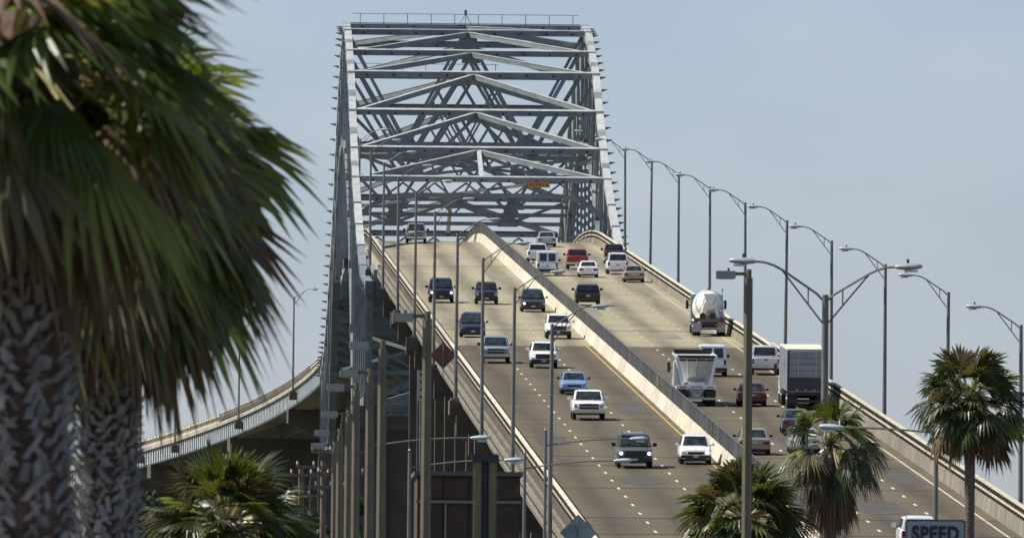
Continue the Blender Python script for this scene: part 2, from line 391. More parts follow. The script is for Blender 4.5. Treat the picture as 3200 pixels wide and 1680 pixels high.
parapet(XL, -1, 'pale concrete parapet with two metal rails along the left edge', [(560, 1088, 0.0), (1088.05, 1880, 0.0)])
parapet(XR, 1, 'pale concrete parapet with two metal rails along the right edge', [(560, 1088, 0.18), (1088.05, 1880, 0.0)])
med = thing('median_barrier', (0, 0, 0), 'cream concrete median wall topped by a grey slatted fence', 'barrier')
sa = 560.0
while sa < 1700:
    sb = sa + 12.0 if sa > 640 else 648.0; sweep([(XM0, 0.0), (XM0 + 0.06, 0.22), (XM0 + 0.22, 0.84), (XM1 - 0.22, 0.84), (XM1 - 0.06, 0.22), (XM1, 0.0)], sa, sb - 0.05, 4).build('wall_segment', CONCL, med); sa = sb
xc = (XM0 + XM1) / 2
FH0, FH1 = 0.84, 1.76
for h in (FH0 + 0.06, FH1 - 0.03):
    sweep([(xc - 0.02, h - 0.025), (xc - 0.02, h + 0.025), (xc + 0.02, h + 0.025), (xc + 0.02, h - 0.025)], 560, 1690, 8).build('fence_rail', FENCEM, med)
FSLAT = leafmat('fence_slat', (0.34, 0.33, 0.29), (0.1, 0.1, 0.09), 0.08, 0.6, 0.05)
m = MB(); y = 640.0
while y < 1660:
    z = deck(y)
    b_ = 0.03 + 0.07 * rnd.random(); m.quadface([(xc - b_, y - 0.11, z + FH0), (xc + 0.02, y + 0.11, z + FH0), (xc + 0.02, y + 0.11, z + FH1), (xc - b_, y - 0.11, z + FH1)])
    y += 0.3
tag(m.build('fence_slats', FSLAT, med, fix=False), kind='stuff')
m = MB(); y = 640.0
while y < 1660:
    z = deck(y); m.tube([(xc, y, z + 0.85), (xc, y, z + FH1 + 0.06)], 0.04, 6); y += 3.05
tag(m.build('fence_posts', mat('fence_post_pale', (0.4, 0.4, 0.37), 0.5, 0.3), med, fix=False), kind='stuff')

# ------------------------------------------------------------------ approach viaduct (deck slab and girders) and its bents
va = thing('approach_viaduct', (0, 0, 0), 'long concrete approach viaduct climbing towards the steel arch', 'viaduct')
sweep([(XL - 0.75, -0.06), (XL - 0.75, -0.5), (XR + 0.75, -0.5), (XR + 0.75, -0.06)], 575, 1401, 20).build('deck_slab', CONCB, va)
for k, x in enumerate((XL - 0.1, 25.5, 30.0, 34.3, 38.8, XR + 0.1)):
    sweep([(x - 0.25, -0.5), (x - 0.25, -1.9), (x + 0.25, -1.9), (x + 0.25, -0.5)], 600, 1401, 20).build('girder', CONCB, va)
for side in (-1, 1):
    xe = XL - 0.75 if side < 0 else XR + 0.75
    for h in (-0.16, -0.42):
        sweep([(xe, h - 0.04), (xe + side * 0.12, h - 0.04), (xe + side * 0.12, h + 0.04), (xe, h + 0.04)], 575, 1401, 20).build('fascia_ledge', CONCG, va)
    m = MB(); y = 640
    while y < 1400:
        z = deck(y); a, b = sorted((xe, xe + side * 0.16))
        m.box(a, b, y - 0.25, y + 0.25, z - 1.0, z - 0.52); m.box(a, b, y + 0.9, y + 1.3, z - 0.8, z - 0.52); y += 2.4
    tag(m.build('bracket_row', CONCL, va, fix=False), kind='stuff')
bent_y = [782 + 40.45 * k - 80.9 for k in range(17)]
bent_y = [y for y in bent_y if y < 1390]
nb = len(bent_y)
for k, y in enumerate(bent_y):
    z = deck(y)
    t = thing('bridge_bent', (32, y, 0), ORD[k] + (' wall-like concrete bent under the approach viaduct' if k == 0 else ' nearest wall-like concrete bent under the approach viaduct'), 'pier', 'concrete bents carrying the approach viaduct')
    m = MB(); hw = 11.9
    top = z - 1.92
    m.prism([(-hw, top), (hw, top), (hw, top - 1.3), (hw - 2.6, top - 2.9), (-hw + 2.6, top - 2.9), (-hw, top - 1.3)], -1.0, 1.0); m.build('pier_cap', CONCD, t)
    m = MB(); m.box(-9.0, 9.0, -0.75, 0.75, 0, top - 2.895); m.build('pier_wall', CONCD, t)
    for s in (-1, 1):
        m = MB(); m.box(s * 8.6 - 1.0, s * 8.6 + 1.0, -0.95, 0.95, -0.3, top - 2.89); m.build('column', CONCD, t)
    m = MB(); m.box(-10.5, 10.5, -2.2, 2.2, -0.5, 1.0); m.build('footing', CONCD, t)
# tall anchor pier where the steel begins
def tower(y, top, label, name='main_pier'):
    t = thing(name, (31.8, y, 0), label, 'pier', 'tall concrete piers under the steel')
    for s in (-1, 1):
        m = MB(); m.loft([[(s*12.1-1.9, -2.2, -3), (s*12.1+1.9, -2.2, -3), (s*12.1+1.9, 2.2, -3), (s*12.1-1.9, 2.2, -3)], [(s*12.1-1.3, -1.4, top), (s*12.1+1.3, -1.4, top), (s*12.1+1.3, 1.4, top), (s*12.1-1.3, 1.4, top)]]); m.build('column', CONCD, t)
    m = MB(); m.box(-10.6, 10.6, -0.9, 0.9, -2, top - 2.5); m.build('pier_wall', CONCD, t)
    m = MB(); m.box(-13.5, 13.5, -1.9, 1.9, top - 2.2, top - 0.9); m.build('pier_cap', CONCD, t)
    return t

# ------------------------------------------------------------------ steel arch truss
tr = thing('steel_arch_truss', (31.8, YMID, 0), 'huge grey steel through-arch truss rising over the roadway crest', 'bridge')
HW = 12.1
TOPZ = {6: 72.77, 5: 71.54, 4: 68.88, 3: 66.16, 2: 61.86, 1: 57.68, 0: 54.34, -1: 51.4, -2: 48.9, -3: 46.5, -4: 44.2, -5: 42.9, -6: 42.2, -7: 41.5}
def ny(k): return (k - 6) * 14.0
def tz(k): return TOPZ[k if k <= 6 else 12 - k]
def lz(k):
    k = k if k <= 6 else 12 - k
    if k >= -1: return 61.0 - 29.0 * (ny(k) / 98.0) ** 2
    return 32.0 - (-1 - k) * 0.15
def dz(k): return deck(YMID + ny(k))
def member(name, p0, p1, w, h, mm=STEEL, up=(0, 0, 1)):
    return MB().beam(p0, p1, w, h, up).build(name, mm, tr, fix=True)
def perforated(name, p0, p1, w, d, pitch=0.85, phase=0.0):
    """box member with a row of hand holes through its front and back plates"""
    p0, p1 = Vector(p0), Vector(p1); L_ = (p1 - p0).length; n = max(1, int(L_ / pitch)); m = MB()
    dirv = (p1 - p0).normalized()
    bx = Vector((1, 0, 0)); by = dirv.cross(bx).normalized()
    def P(x, s, y): return p0 + dirv * s + bx * x + by * y
    for y in (-d / 2, d / 2):
        s0 = 0.0; cells = [(i * L_ / n, (i + 1) * L_ / n) for i in range(n)]
        for a, b in cells:
            c = (a + b) / 2 + phase * pitch * 0.0; rx, rs = 0.15, 0.22
            base = len(m.v)
            outer = [P(-w/2, a, y), P(0, a, y), P(w/2, a, y), P(w/2, c, y), P(w/2, b, y), P(0, b, y), P(-w/2, b, y), P(-w/2, c, y)]
            inner = [P(rx * math.cos(t_), c + rs * math.sin(t_), y) for t_ in [R(225), R(270), R(315), 0, R(45), R(90), R(135), R(180)]]
            m.v += [tuple(v) for v in outer + inner]
            for i in range(8):
                j = (i + 1) % 8; m.f.append((base + i, base + j, base + 8 + j, base + 8 + i))
    for x in (-w / 2, w / 2):
        m.quadface([P(x, 0, -d/2), P(x, L_, -d/2), P(x, L_, d/2), P(x, 0, d/2)])
    return m.build(name, STEEL, tr, fix=False)
KS = list(range(-7, 20))
for s in (-1, 1):
    X = s * HW
    for k in KS[:-1]:
        member('top_chord', (X, ny(k), tz(k)), (X, ny(k+1), tz(k+1)), 0.68, 0.8, STEEL_LIT if -3 <= k <= 14 else STEEL)
        member('lower_chord', (X, ny(k), lz(k)), (X, ny(k+1), lz(k+1)), 0.8, 0.85)
        # web diagonals (fan towards mid span)
        if k < 6: a, b = (ny(k), tz(k)), (ny(k+1), lz(k+1))
        else: a, b = (ny(k), lz(k)), (ny(k+1), tz(k+1))
        member('web_diagonal', (X, *a), (X, *b), 0.46, 0.5)
        if 0 <= k < 12:
            mid_ = ((a[0] + b[0]) / 2, (a[1] + b[1]) / 2); kk_ = k + 1 if k < 6 else k
            member('sub_diagonal', (X, *mid_), (X, ny(kk_), tz(kk_)), 0.26, 0.3)
        # cover plate splices on the chords
        q0 = Vector((X, ny(k), tz(k))); q1 = Vector((X, ny(k+1), tz(k+1)))
        if 0 <= k < 12:
            f = 0.35; member('splice_plate', q0.lerp(q1, f), q0.lerp(q1, f + 0.16), 0.74, 0.86)
    for k in KS:
        perforated('post', (X, ny(k), lz(k)), (X, ny(k), tz(k)), 0.66, 0.6)
        # gusset plates
        g_ = MB(); g_.box(X - 0.38, X + 0.38, ny(k) - 0.95, ny(k) + 0.95, tz(k) - 0.85, tz(k) + 0.38); g_.build('gusset_plate', STEEL_LIT if 0 <= k <= 12 else STEEL, tr)
        g_ = MB(); g_.box(X - 0.45, X + 0.45, ny(k) - 0.95, ny(k) + 0.95, lz(k) - 0.42, lz(k) + 0.8); g_.build('gusset_plate', STEEL, tr)
        # outrigger brackets of the inspection walk, outside each chord
        for j in (0, 0.34, 0.67):
            if k == KS[-1] and j: continue
            kk = min(k + 1, KS[-1]); y_ = ny(k) * (1 - j) + ny(kk) * j; z_ = tz(k) * (1 - j) + tz(kk) * j
            o = s * 0.42; b_ = MB()
            b_.hexa([(X + o, y_ - .05, z_ - .22), (X + o, y_ + .05, z_ - .22), (X + o, y_ + .05, z_ + .08), (X + o, y_ - .05, z_ + .08)],
                    [(X + s * 1.0, y_ - .05, z_ - .0), (X + s * 1.0, y_ + .05, z_ - .0), (X + s * 1.0, y_ + .05, z_ + .06), (X + s * 1.0, y_ - .05, z_ + .06)])
            b_.build('outrigger', STEEL, tr)
        if 2 <= k <= 10: # hangers down to the floor beams
            perforated('hanger', (X, ny(k), dz(k) - 1.0), (X, ny(k), lz(k)), 0.6, 0.4)
# floor beams, stringers and slab
for k in KS:
    fb = MB(); fb.box(-HW + 0.4, HW - 0.4, ny(k) - 0.35, ny(k) + 0.35, dz(k) - 2.3, dz(k) - 0.75); fb.build('floor_beam', STEEL, tr)
for x in (-11.5, -8, -4, 0, 4, 8, 11.5):
    sm = MB(); rings = []
    for k in KS:
        z = dz(k); rings.append([(x - 0.2, ny(k), z - 1.0), (x + 0.2, ny(k), z - 1.0), (x + 0.2, ny(k), z - 0.5), (x - 0.2, ny(k), z - 0.5)])
    sm.loft(rings); sm.build('stringer', STEEL, tr)
rings = []
for k in [KS[0] + i * 0.5 for i in range(2 * len(KS) - 1)]:
    y_ = (k - 6) * 14.0; z = deck(YMID + y_); rings.append([(-11.35, y_, z - 0.5), (11.95, y_, z - 0.5), (11.95, y_, z - 0.06), (-11.35, y_, z - 0.06)])
MB().loft(rings).build('deck_slab', CONC, tr)
# top lateral system: struts with a chevron from each lower node pair up to the middle of the next strut
for k in range(0, 13):
    z = tz(k) + 0.05; y_ = ny(k)
    deep = 0.45 if k in (0, 12) else 0.5
    member('strut', (-HW + 0.42, y_, z - (deep - 0.6) / 2), (HW - 0.42, y_, z - (deep - 0.6) / 2), 0.5, deep)
    ch = (tz(min(k + 1, 12)) - tz(max(k - 1, 0))) / (ny(min(k + 1, 12)) - ny(max(k - 1, 0))); e0, e1, zc_ = -0.3 * ch, 0.3 * ch, z + 0.42
    fl = MB(); fl.hexa([(-HW + .45, y_ - .3, zc_ + e0 - .06), (HW - .45, y_ - .3, zc_ + e0 - .06), (HW - .45, y_ + .3, zc_ + e1 - .06), (-HW + .45, y_ + .3, zc_ + e1 - .06)], [(-HW + .45, y_ - .3, zc_ + e0), (HW - .45, y_ - .3, zc_ + e0), (HW - .45, y_ + .3, zc_ + e1), (-HW + .45, y_ + .3, zc_ + e1)]); fl.build('strut_flange', STEEL_LIT, tr)
    hh = MB()
    for q in range(9):
        xh = -HW + 1.6 + q * (2 * HW - 3.2) / 8; hh.tube([(xh, y_ - 0.262, z), (xh, y_ - 0.252, z)], 0.13, 8)
    tag(hh.build('hand_holes', DARK, tr, fix=False), kind='stuff')
    if k < 12:
        lo, hi = (k, k + 1) if tz(k + 1) >= tz(k) else (k + 1, k)
        c = Vector((0, ny(hi), tz(hi) - 0.05))
        for s in (-1, 1):
            a_ = Vector((s * (HW - 0.4), ny(lo), tz(lo) + 0.1))
            member('lateral_brace', a_, c, 0.42, 0.44)
            up = Vector((0, 0, 0.26)); member('brace_flange', a_ + up, c + up, 0.5, 0.07, STEEL_LIT)
        hub = MB(); hub.box(-0.9, 0.9, ny(hi) - 0.32, ny(hi) + 0.32, tz(hi) - 0.85, tz(hi) + 0.3); hub.build('gusset_plate', STEEL, tr)
        if k in (0, 11): member('centre_tie', c + Vector((0, 0, 0.1)), (0, ny(lo), tz(lo) + 0.35), 0.42, 0.3, STEEL_LIT)
# sway frames: W lattice between the top strut and the lower strut of each panel point
for k in range(0, 13):
    z1 = tz(k) - 0.2; y_ = ny(k)
    z0 = max(lz(k), dz(k) + 6.3)
    if z1 - z0 > 1.6:
        member('sway_strut', (-HW + 0.3, y_, z0), (HW - 0.3, y_, z0), 0.44, 0.4)
        pts = [(-HW, z1), (-HW / 2, z0), (0, z1), (HW / 2, z0), (HW, z1)]
        for (xa, za), (xb, zb) in zip(pts[:-1], pts[1:]):
            member('sway_brace', (xa, y_, za), (xb, y_, zb), 0.28, 0.32)
        if z1 - z0 > 5:
            zm = (z0 + z1) / 2
            for sg in (-1, 1): member('sway_tie', (sg * HW * 0.25, y_, zm), (0, y_, z0), 0.18, 0.2)
        for xg in (-HW / 2, HW / 2):
            gp = MB(); gp.prism([(xg - 1.1, z0 - 0.3), (xg + 1.1, z0 - 0.3), (xg + 0.45, z0 + 1.0), (xg - 0.45, z0 + 1.0)], y_ - 0.06, y_ + 0.06); gp.build('gusset_plate', STEEL, tr)
    if lz(k) > dz(k) + 5.5: # lower lateral X bracing
        if lz(min(k + 1, 12)) > dz(min(k + 1, 12)) + 5.5 and k < 12:
            a, b = (ny(k), lz(k)), (ny(k + 1), lz(k + 1))
            sg = 1 if k % 2 else -1; member('lower_brace', (-sg * HW, *a), (sg * HW, *b), 0.28, 0.3)
# arched portals over the roadway: a flat lattice strut with curved knees
for k in (0, 12):
    y_ = ny(k); zt = tz(k) - 0.1; zb = tz(k) - 1.55
    if k not in (0, 12): member('portal_strut', (-HW + 0.3, y_, zt), (HW - 0.3, y_, zt), 0.35, 0.4)
    pm = MB(); n = 16; ra, rb = [], []
    for i in range(n + 1):
        x = -HW + 0.35 + (2 * HW - 0.7) * i / n; u = abs(x) / HW
        ra.append((x, zb - 2.6 * max(0, u - 0.62) ** 2 / 0.1444)); rb.append((x, zb + 0.4 - 2.2 * max(0, u - 0.62) ** 2 / 0.1444))
    for i in range(n):
        pm.hexa([(ra[i][0], y_ - .2, ra[i][1]), (ra[i+1][0], y_ - .2, ra[i+1][1]), (ra[i+1][0], y_ + .2, ra[i+1][1]), (ra[i][0], y_ + .2, ra[i][1])],
                [(rb[i][0], y_ - .2, rb[i][1]), (rb[i+1][0], y_ - .2, rb[i+1][1]), (rb[i+1][0], y_ + .2, rb[i+1][1]), (rb[i][0], y_ + .2, rb[i][1])])
    pm.build('portal_arch', STEEL, tr)
    for i in range(2, 14, 2):
        x0 = -HW + i * 2 * HW / 16
        member('portal_lattice', (x0, y_, zb + 0.2), (x0 + HW / 8, y_, zt - 0.1), 0.16, 0.2); member('portal_lattice', (x0 + HW / 8, y_, zt - 0.1), (x0 + HW / 4, y_, zb + 0.2), 0.16, 0.2)
# cross frames below the deck
for k in list(range(-7, 2)) + list(range(11, 20)):
    y_ = ny(k); a, b = lz(k), min(tz(k), dz(k) - 2.4)
    member('cross_frame_strut', (-HW, y_, a), (HW, y_, a), 0.45, 0.5)
    if b - a > 3:
        member('cross_frame_brace', (-HW, y_, a), (HW, y_, b), 0.3, 0.35); member('cross_frame_brace', (HW, y_, a), (-HW, y_, b), 0.3, 0.35)
for k in list(range(-7, 1)) + list(range(11, 19)):
    for sg in (-1, 1): member('lower_brace', (sg * HW, ny(k), lz(k)), (-sg * HW, ny(k + 1), lz(k + 1)), 0.26, 0.3)
# walkway hand rail and beacon over the crown
m = MB(); z = tz(6) + 0.45
hr = MB(); hr.tube([(-HW + 0.6, 0, z + 0.95), (HW - 0.6, 0, z + 0.95)], 0.035, 5); hr.build('hand_rail', STEEL, tr)
for i in range(10):
    x = -HW + 1.4 + i * 2.4; MB().tube([(x, 0, z - 0.1), (x, 0, z + 0.95)], 0.04, 5).build('hand_rail_post', STEEL, tr)
z4 = tz(8) + 0.45
MB().tube([(-HW + 0.6, ny(8), z4 + 0.95), (4, ny(8), z4 + 0.95)], 0.035, 5).build('hand_rail', STEEL, tr)
for i in range(7):
    x = -HW + 1.4 + i * 2.4; MB().tube([(x, ny(8), z4 - 0.1), (x, ny(8), z4 + 0.95)], 0.04, 5).build('hand_rail_post', STEEL, tr)
bk = thing('aircraft_beacon', (31.8, YMID, z + 0.0), 'small tripod beacon on the crown of the arch', 'beacon')
for a in (90, 210, 330):
    MB().tube([(0.72 * math.cos(R(a + 60)), 0.3 * math.sin(R(a + 60)), -0.1), (0, 0, 1.0)], 0.04, 5).build('leg', FENCEM, bk)
MB().tube([(0, 0, 0.95), (0, 0, 1.1), (0, 0, 1.35), (0, 0, 1.45)], [0.1, 0.14, 0.13, 0.05], 8).build('lamp', mat('beacon_dark', (0.06, 0.05, 0.05), 0.4), bk)
# main piers
tower(1492, 31.6, 'tall concrete pier under the near foot of the arch')
tower(1688, 31.6, 'tall concrete pier under the far foot of the arch')
tower(1404, 30.6, 'concrete pier where the approach viaduct meets the steel truss')
tower(1774, 30.6, 'concrete pier behind the arch where the far viaduct starts')

# ------------------------------------------------------------------ far viaduct bending away to the left
fv = thing('curved_viaduct', (0, 0, 0), 'far curved viaduct with bright ribbed steel girders descending to the left', 'viaduct')
GRIB = mat('girder_rib_lit', (0.46, 0.49, 0.48), 0.5, 0, 0.1, 0.5)  # ribs lightened: their sunlit contrast with the web is put into the colour
GIRD = mat('girder_shaded', (0.19, 0.22, 0.22), 0.5, 0, 0.12, 0.5, dirt=((0.3, 0.27, 0.2), 0.5, 1.2))  # web darkened to paint the shade between the ribs
S0, S1 = 1776, 2300
sweep([(XL - 0.9, -0.06), (XL - 0.9, -0.5), (XR + 0.9, -0.5), (XR + 0.9, -0.06)], S0, S1, 6).build('deck_slab', CONC, fv)
for x in (XL - 0.2, 27, 32, 37, XR + 0.2):
    sweep([(x - 0.05, -0.5), (x - 0.05, -2.2), (x + 0.05, -2.2), (x + 0.05, -0.5)], S0, S1, 6).build('girder', GIRD, fv)
sweep([(XL - 0.5, -2.28), (XL - 0.5, -2.2), (XL + 0.1, -2.2), (XL + 0.1, -2.28)], S0, S1, 6).build('girder_flange', GIRD, fv)
m = MB(); s = S0 + 1
while s < S1:
    a = road_pt(s, XL - 0.25 - 32); b = road_pt(s, XL - 0.65 - 32); n_ = road_pt(s + 0.55, XL - 0.65 - 32) - b; n_.z = 0
    m.hexa([a + Vector((0,0,-2.2)), b + Vector((0,0,-2.2)), b + n_ + Vector((0,0,-2.2)), a + n_ + Vector((0,0,-2.2))], [a + Vector((0,0,-0.52)), b + Vector((0,0,-0.52)), b + n_ + Vector((0,0,-0.52)), a + n_ + Vector((0,0,-0.52))]); s += 1.35
tag(m.build('girder_stiffeners', GRIB, fv, fix=False), kind='stuff')
fp = thing('bridge_parapet', (0, 0, 0), 'pale railing with close posts along the far curved viaduct', 'parapet', 'parapets along the roadway edges')
sweep([(XL - 0.1, -0.1), (XL - 0.1, 0.35), (XL - 0.5, 0.35), (XL - 0.5, -0.1)], 1880.1, S1, 6).build('wall', CONCL, fp)
sweep([(XL - 0.12, 0.8), (XL - 0.12, 1.05), (XL - 0.5, 1.05), (XL - 0.5, 0.8)], 1880.1, S1, 6).build('rail', CONCL, fp)
m = MB(); s = 1800
while s < S1:
    p = road_pt(s, XL - 0.34 - 32); m.box(p.x - 0.2, p.x + 0.2, p.y - 0.25, p.y + 0.25, p.z + 0.3, p.z + 1.12); s += 1.7
tag(m.build('railing_posts', CONCL, fp, fix=False), kind='stuff')
sweep([(XR + 0.1, -0.1), (XR + 0.1, 0.9), (XR + 0.5, 0.9), (XR + 0.5, -0.1)], 1880.1, S1, 6).build('outer_wall', CONCL, fp)
for i, s in enumerate((1822, 1872, 1922, 1975, 2030)):
    c = road_pt(s, 0); h = PATH[min(int((s - YB) / 2), 399)][2]
    t = thing('viaduct_pier', (c.x, c.y, 0), ORD[i] + ' hammerhead pier of the far curved viaduct, counted from the arch', 'pier', 'piers of the far curved viaduct', rz=h)
    top = c.z - 2.3
    MB().prism([(-11.5, top), (11.5, top), (11.5, top - 1.6), (3.5, top - 5.2), (-3.5, top - 5.2), (-11.5, top - 1.6)], -1.0, 1.0).build('pier_cap', CONCD, t)
    m = MB(); m.box(-3.6, 3.6, -0.9, 0.9, 0, top - 5.1); m.build('column', CONCD, t)
# ------------------------------------------------------------------ light poles on the bridge
def cobra_head(m, tip, d, L_=0.85, r=0.17):
    """flat teardrop lamp from tip along direction d (x sign)"""
    rings = []
    for t, w, h in ((0, 0.35, 0.3), (0.12, 0.7, 0.6), (0.4, 1.0, 0.85), (0.75, 0.95, 0.8), (0.95, 0.6, 0.5), (1.0, 0.25, 0.25)):
        x = tip[0] + d * L_ * t; ring = []
        for a in range(10):
            an = 2 * math.pi * a / 10; ring.append((x, tip[1] + r * w * math.cos(an), tip[2] + 0.03 * t * 1.0 + r * 0.75 * h * math.sin(an)))
        rings.append(ring)
    m.loft(rings)
def truss_arm(root, h, d, reach=1.95, rise=1.05, pr=0.09):
    """two-member bracket arm, curving to level, with lamp head; d = +1/-1 along x"""
    up, lo = MB(), MB()
    P = [(d * pr, 0, h - 0.15)]
    for i in range(1, 9):
        t = i / 8; x = reach * t; z = h - 0.15 + rise * (1.25 * t if t < 0.6 else 0.75 + 0.25 * (1 - (1 - (t - 0.6) / 0.4) ** 2))
        P.append((d * x, 0, z))
    up.tube(P, 0.04, 6); up.build('arm', POLEM, root)
    q = P[5]; lo.tube([(d * pr, 0, h - 0.85), (d * q[0] * d, 0, q[2] - 0.02)], 0.03, 6); lo.build('arm_brace', POLEM, root)
    a, b = P[2], None
    t = (abs(a[0]) - pr) / (abs(q[0]) - pr); zb = h - 0.85 + (q[2] - h + 0.85) * t
    MB().tube([a, (a[0], 0, zb)], 0.022, 5).build('arm_tie', POLEM, root)
    lm = MB(); cobra_head(lm, P[-1], d); ob = lm.build('lamp_head', LAMPM, root, smooth=50)
    MB().tube([(P[-1][0] + d * 0.4, 0, P[-1][2] + 0.1), (P[-1][0] + d * 0.4, 0, P[-1][2] + 0.24)], 0.045, 6).build('photocell', DARK, ob)
    lens = MB(); lens.box(min(P[-1][0] + d * 0.3, P[-1][0] + d * 0.7), max(P[-1][0] + d * 0.3, P[-1][0] + d * 0.7), -0.1, 0.1, P[-1][2] - 0.15, P[-1][2] - 0.09); lens.build('lens', PLATE, ob)
def bridge_light(d):
    r = thing('street_light', (0, 0, 0), 'x', 'street light')
    MB().tube([(0, 0, -0.9), (0, 0, 10.0)], [0.135, 0.09], 10).build('pole', POLEM, r, smooth=40)
    b = MB(); b.box(-0.3, 0.3, -0.3, 0.3, -0.95, -0.8); b.build('base_plate', POLEM, r)
    br = MB(); br.box(-0.42, 0.42 , -0.45, 0.45, -1.9, -0.96); br.build('pedestal', CONCD, r)
    truss_arm(r, 10.0, d); return r
pl = bridge_light(1); pr_ = bridge_light(-1)
first = True
for k in range(13):
    y = 782 + 80.9 * k
    if y > 1600: break
    o = pl if k == 0 else copy_tree(pl)
    p = road_pt(y, 20.05 - 32); o.location = p
    o.rotation_euler = (R(rnd.uniform(-0.5, 0.5)), R(rnd.uniform(-0.5, 0.5)), R(rnd.uniform(-7, 7)))
    tag(o, ORD[k] + ('' if k == 0 else ' nearest') + ' bracket-arm light pole along the left parapet', 'street light', 'light poles along the left parapet')
for k in range(12):
    y = 789 + 73.5 * k
    if y > 1560: break
    o = pr_ if k == 0 else copy_tree(pr_)
    o.location = road_pt(y, 43.95 - 32)
    o.rotation_euler = (R(rnd.uniform(-0.5, 0.5)), R(rnd.uniform(-0.5, 0.5)), R(rnd.uniform(-7, 7)))
    tag(o, ORD[k] + ('' if k == 0 else ' nearest') + ' bracket-arm light pole along the right parapet', 'street light', 'light poles along the right parapet')
for k, s in enumerate((1812, 1862, 1905, 1925)):
    o = copy_tree(pl); o.location = road_pt(s, 20.05 - 32)
    tag(o, ORD[k] + ' light pole of the far curved viaduct, counted from the arch', 'street light', 'light poles on the far viaduct')
o = copy_tree(pr_); o.location = road_pt(1860, 43.95 - 32); tag(o, 'light pole on the outer side of the far curved viaduct, only its arm showing', 'street light')

# ------------------------------------------------------------------ street lights on the ground
def y_light(xs, ys, Y, label):
    X, Z = at(xs, ys, Y)
    r = thing('double_arm_light', (X, Y, 0), label, 'street light')
    h = Z
    MB().tube([(0, 0, 0), (0, 0, h)], [0.16, 0.1], 12).build('pole', POLEM, r, smooth=40)
    b = MB(); b.box(-0.35, 0.35, -0.35, 0.35, 0, 0.08); b.build('base_plate', POLEM, r)
    truss_arm(r, h, 1, 2.12, 1.02, 0.1); truss_arm(r, h, -1, 2.12, 1.15, 0.1)
y_light(2581, 920, 480, 'tall grey light pole with two arms spread like a Y')
def shoebox(Y, xs, ys, label, group=None, head=True):
    X, Z = at(xs, ys, Y)
    r = thing('shoebox_light', (X, Y, 0), label, 'street light', group)
    m = MB(); h = Z
    oc = [(math.cos(R(22.5 + 45 * q)), math.sin(R(22.5 + 45 * q))) for q in range(8)]; m.loft([[(0.17 * a, 0.17 * b, 0) for a, b in oc], [(0.125 * a, 0.125 * b, h) for a, b in oc]]); m.build('pole', BRONZE, r)
    MB().tube([(0, 0, h - 0.02), (0, 0, h + 0.24)], 0.085, 8).build('tenon', BRONZE, r)
    m = MB(); m.box(-0.36, -0.07, -0.045, 0.045, h + 0.07, h + 0.16); m.build('arm', BRONZE, r)
    m = MB(); m.box(-0.9, -0.36, -0.22, 0.22, h - 0.02, h + 0.19); hd = m.build('lamp_head', mat('shoebox_housing', (0.3, 0.3, 0.26), 0.45), r, bevel=0.015)
    m = MB(); m.box(-0.85, -0.42, -0.17, 0.17, h - 0.035, h - 0.018); m.build('lens', PLATE, hd)
    MB().tube([(-0.55, 0, h + 0.18), (-0.55, 0, h + 0.27)], 0.035, 6).build('photocell', DARK, hd)
    return r
shoebox(430, 2340, 868, 'brown pole with one boxy lamp standing before the roadway')
rowp = [(399, 1335, 1002), (427, 1195, 1090), (462, 1156, 1176), (481, 1113, 1220), (526, 1089, 1303), (560, 1062, 1360), (600, 1046, 1400)]
for i, (Y, xs, ys) in enumerate(rowp):
    shoebox(Y, xs, ys, ORD[i] + ('' if i == 0 else ' nearest') + ' brown boxy-lamp pole in the row left of the bridge', 'row of boxy-lamp poles left of the bridge')
def cobra_light(Y, xs, ys, d, label, arm=3.3, slope_=0.11):
    X, Z = at(xs, ys, Y); r = thing('street_light', (X, Y, 0), label, 'street light')
    MB().tube([(0, 0, 0), (0, 0, Z)], [0.1, 0.06], 10).build('pole', POLEM, r, smooth=40)
    MB().tube([(0, 0, Z - 0.02), (0, 0, Z + 0.06), (0, 0, Z + 0.12)], [0.03, 0.07, 0.02], 6).build('finial', POLEM, r)
    P = [(d * 0.05 + d * arm * t, 0, Z - 0.55 + arm * slope_ * (2.0 * t - t * t)) for t in [i / 8 for i in range(9)]]
    MB().tube(P, 0.032, 6).build('arm', POLEM, r)
    lm = MB(); cobra_head(lm, P[-1], d, 0.7, 0.13); hd = lm.build('lamp_head', mat('pale_blue_lamp', (0.42, 0.52, 0.54), 0.35, 0.1, 0.05), r, smooth=50)
    m = MB(); x0, x1 = sorted((P[-1][0] + d * .25, P[-1][0] + d * .6)); m.box(x0, x1, -.08, .08, P[-1][2] - .13, P[-1][2] - .07); m.build('lens', PLATE, hd)
cobra_light(623, 1705, 1348, 1, 'thin light pole before the roadway, its lamp above the pickup with lit headlights', slope_=0.09)
cobra_light(590, 1640, 1418, 1, 'thin light pole whose lamp overlaps the pickup with lit headlights', slope_=0.1)
cobra_light(555, 1280, 1412, 1, 'thin light pole under the bridge with lower of two pale blue lamps', slope_=0.09)
cobra_light(535, 1163, 1342, 1, 'thin light pole under the bridge with upper of two pale blue lamps', slope_=0.09)
cobra_light(440, 2928, 1290, -1, 'grey light pole behind the speed sign with level arm over the palm', arm=2.55, slope_=0.05)
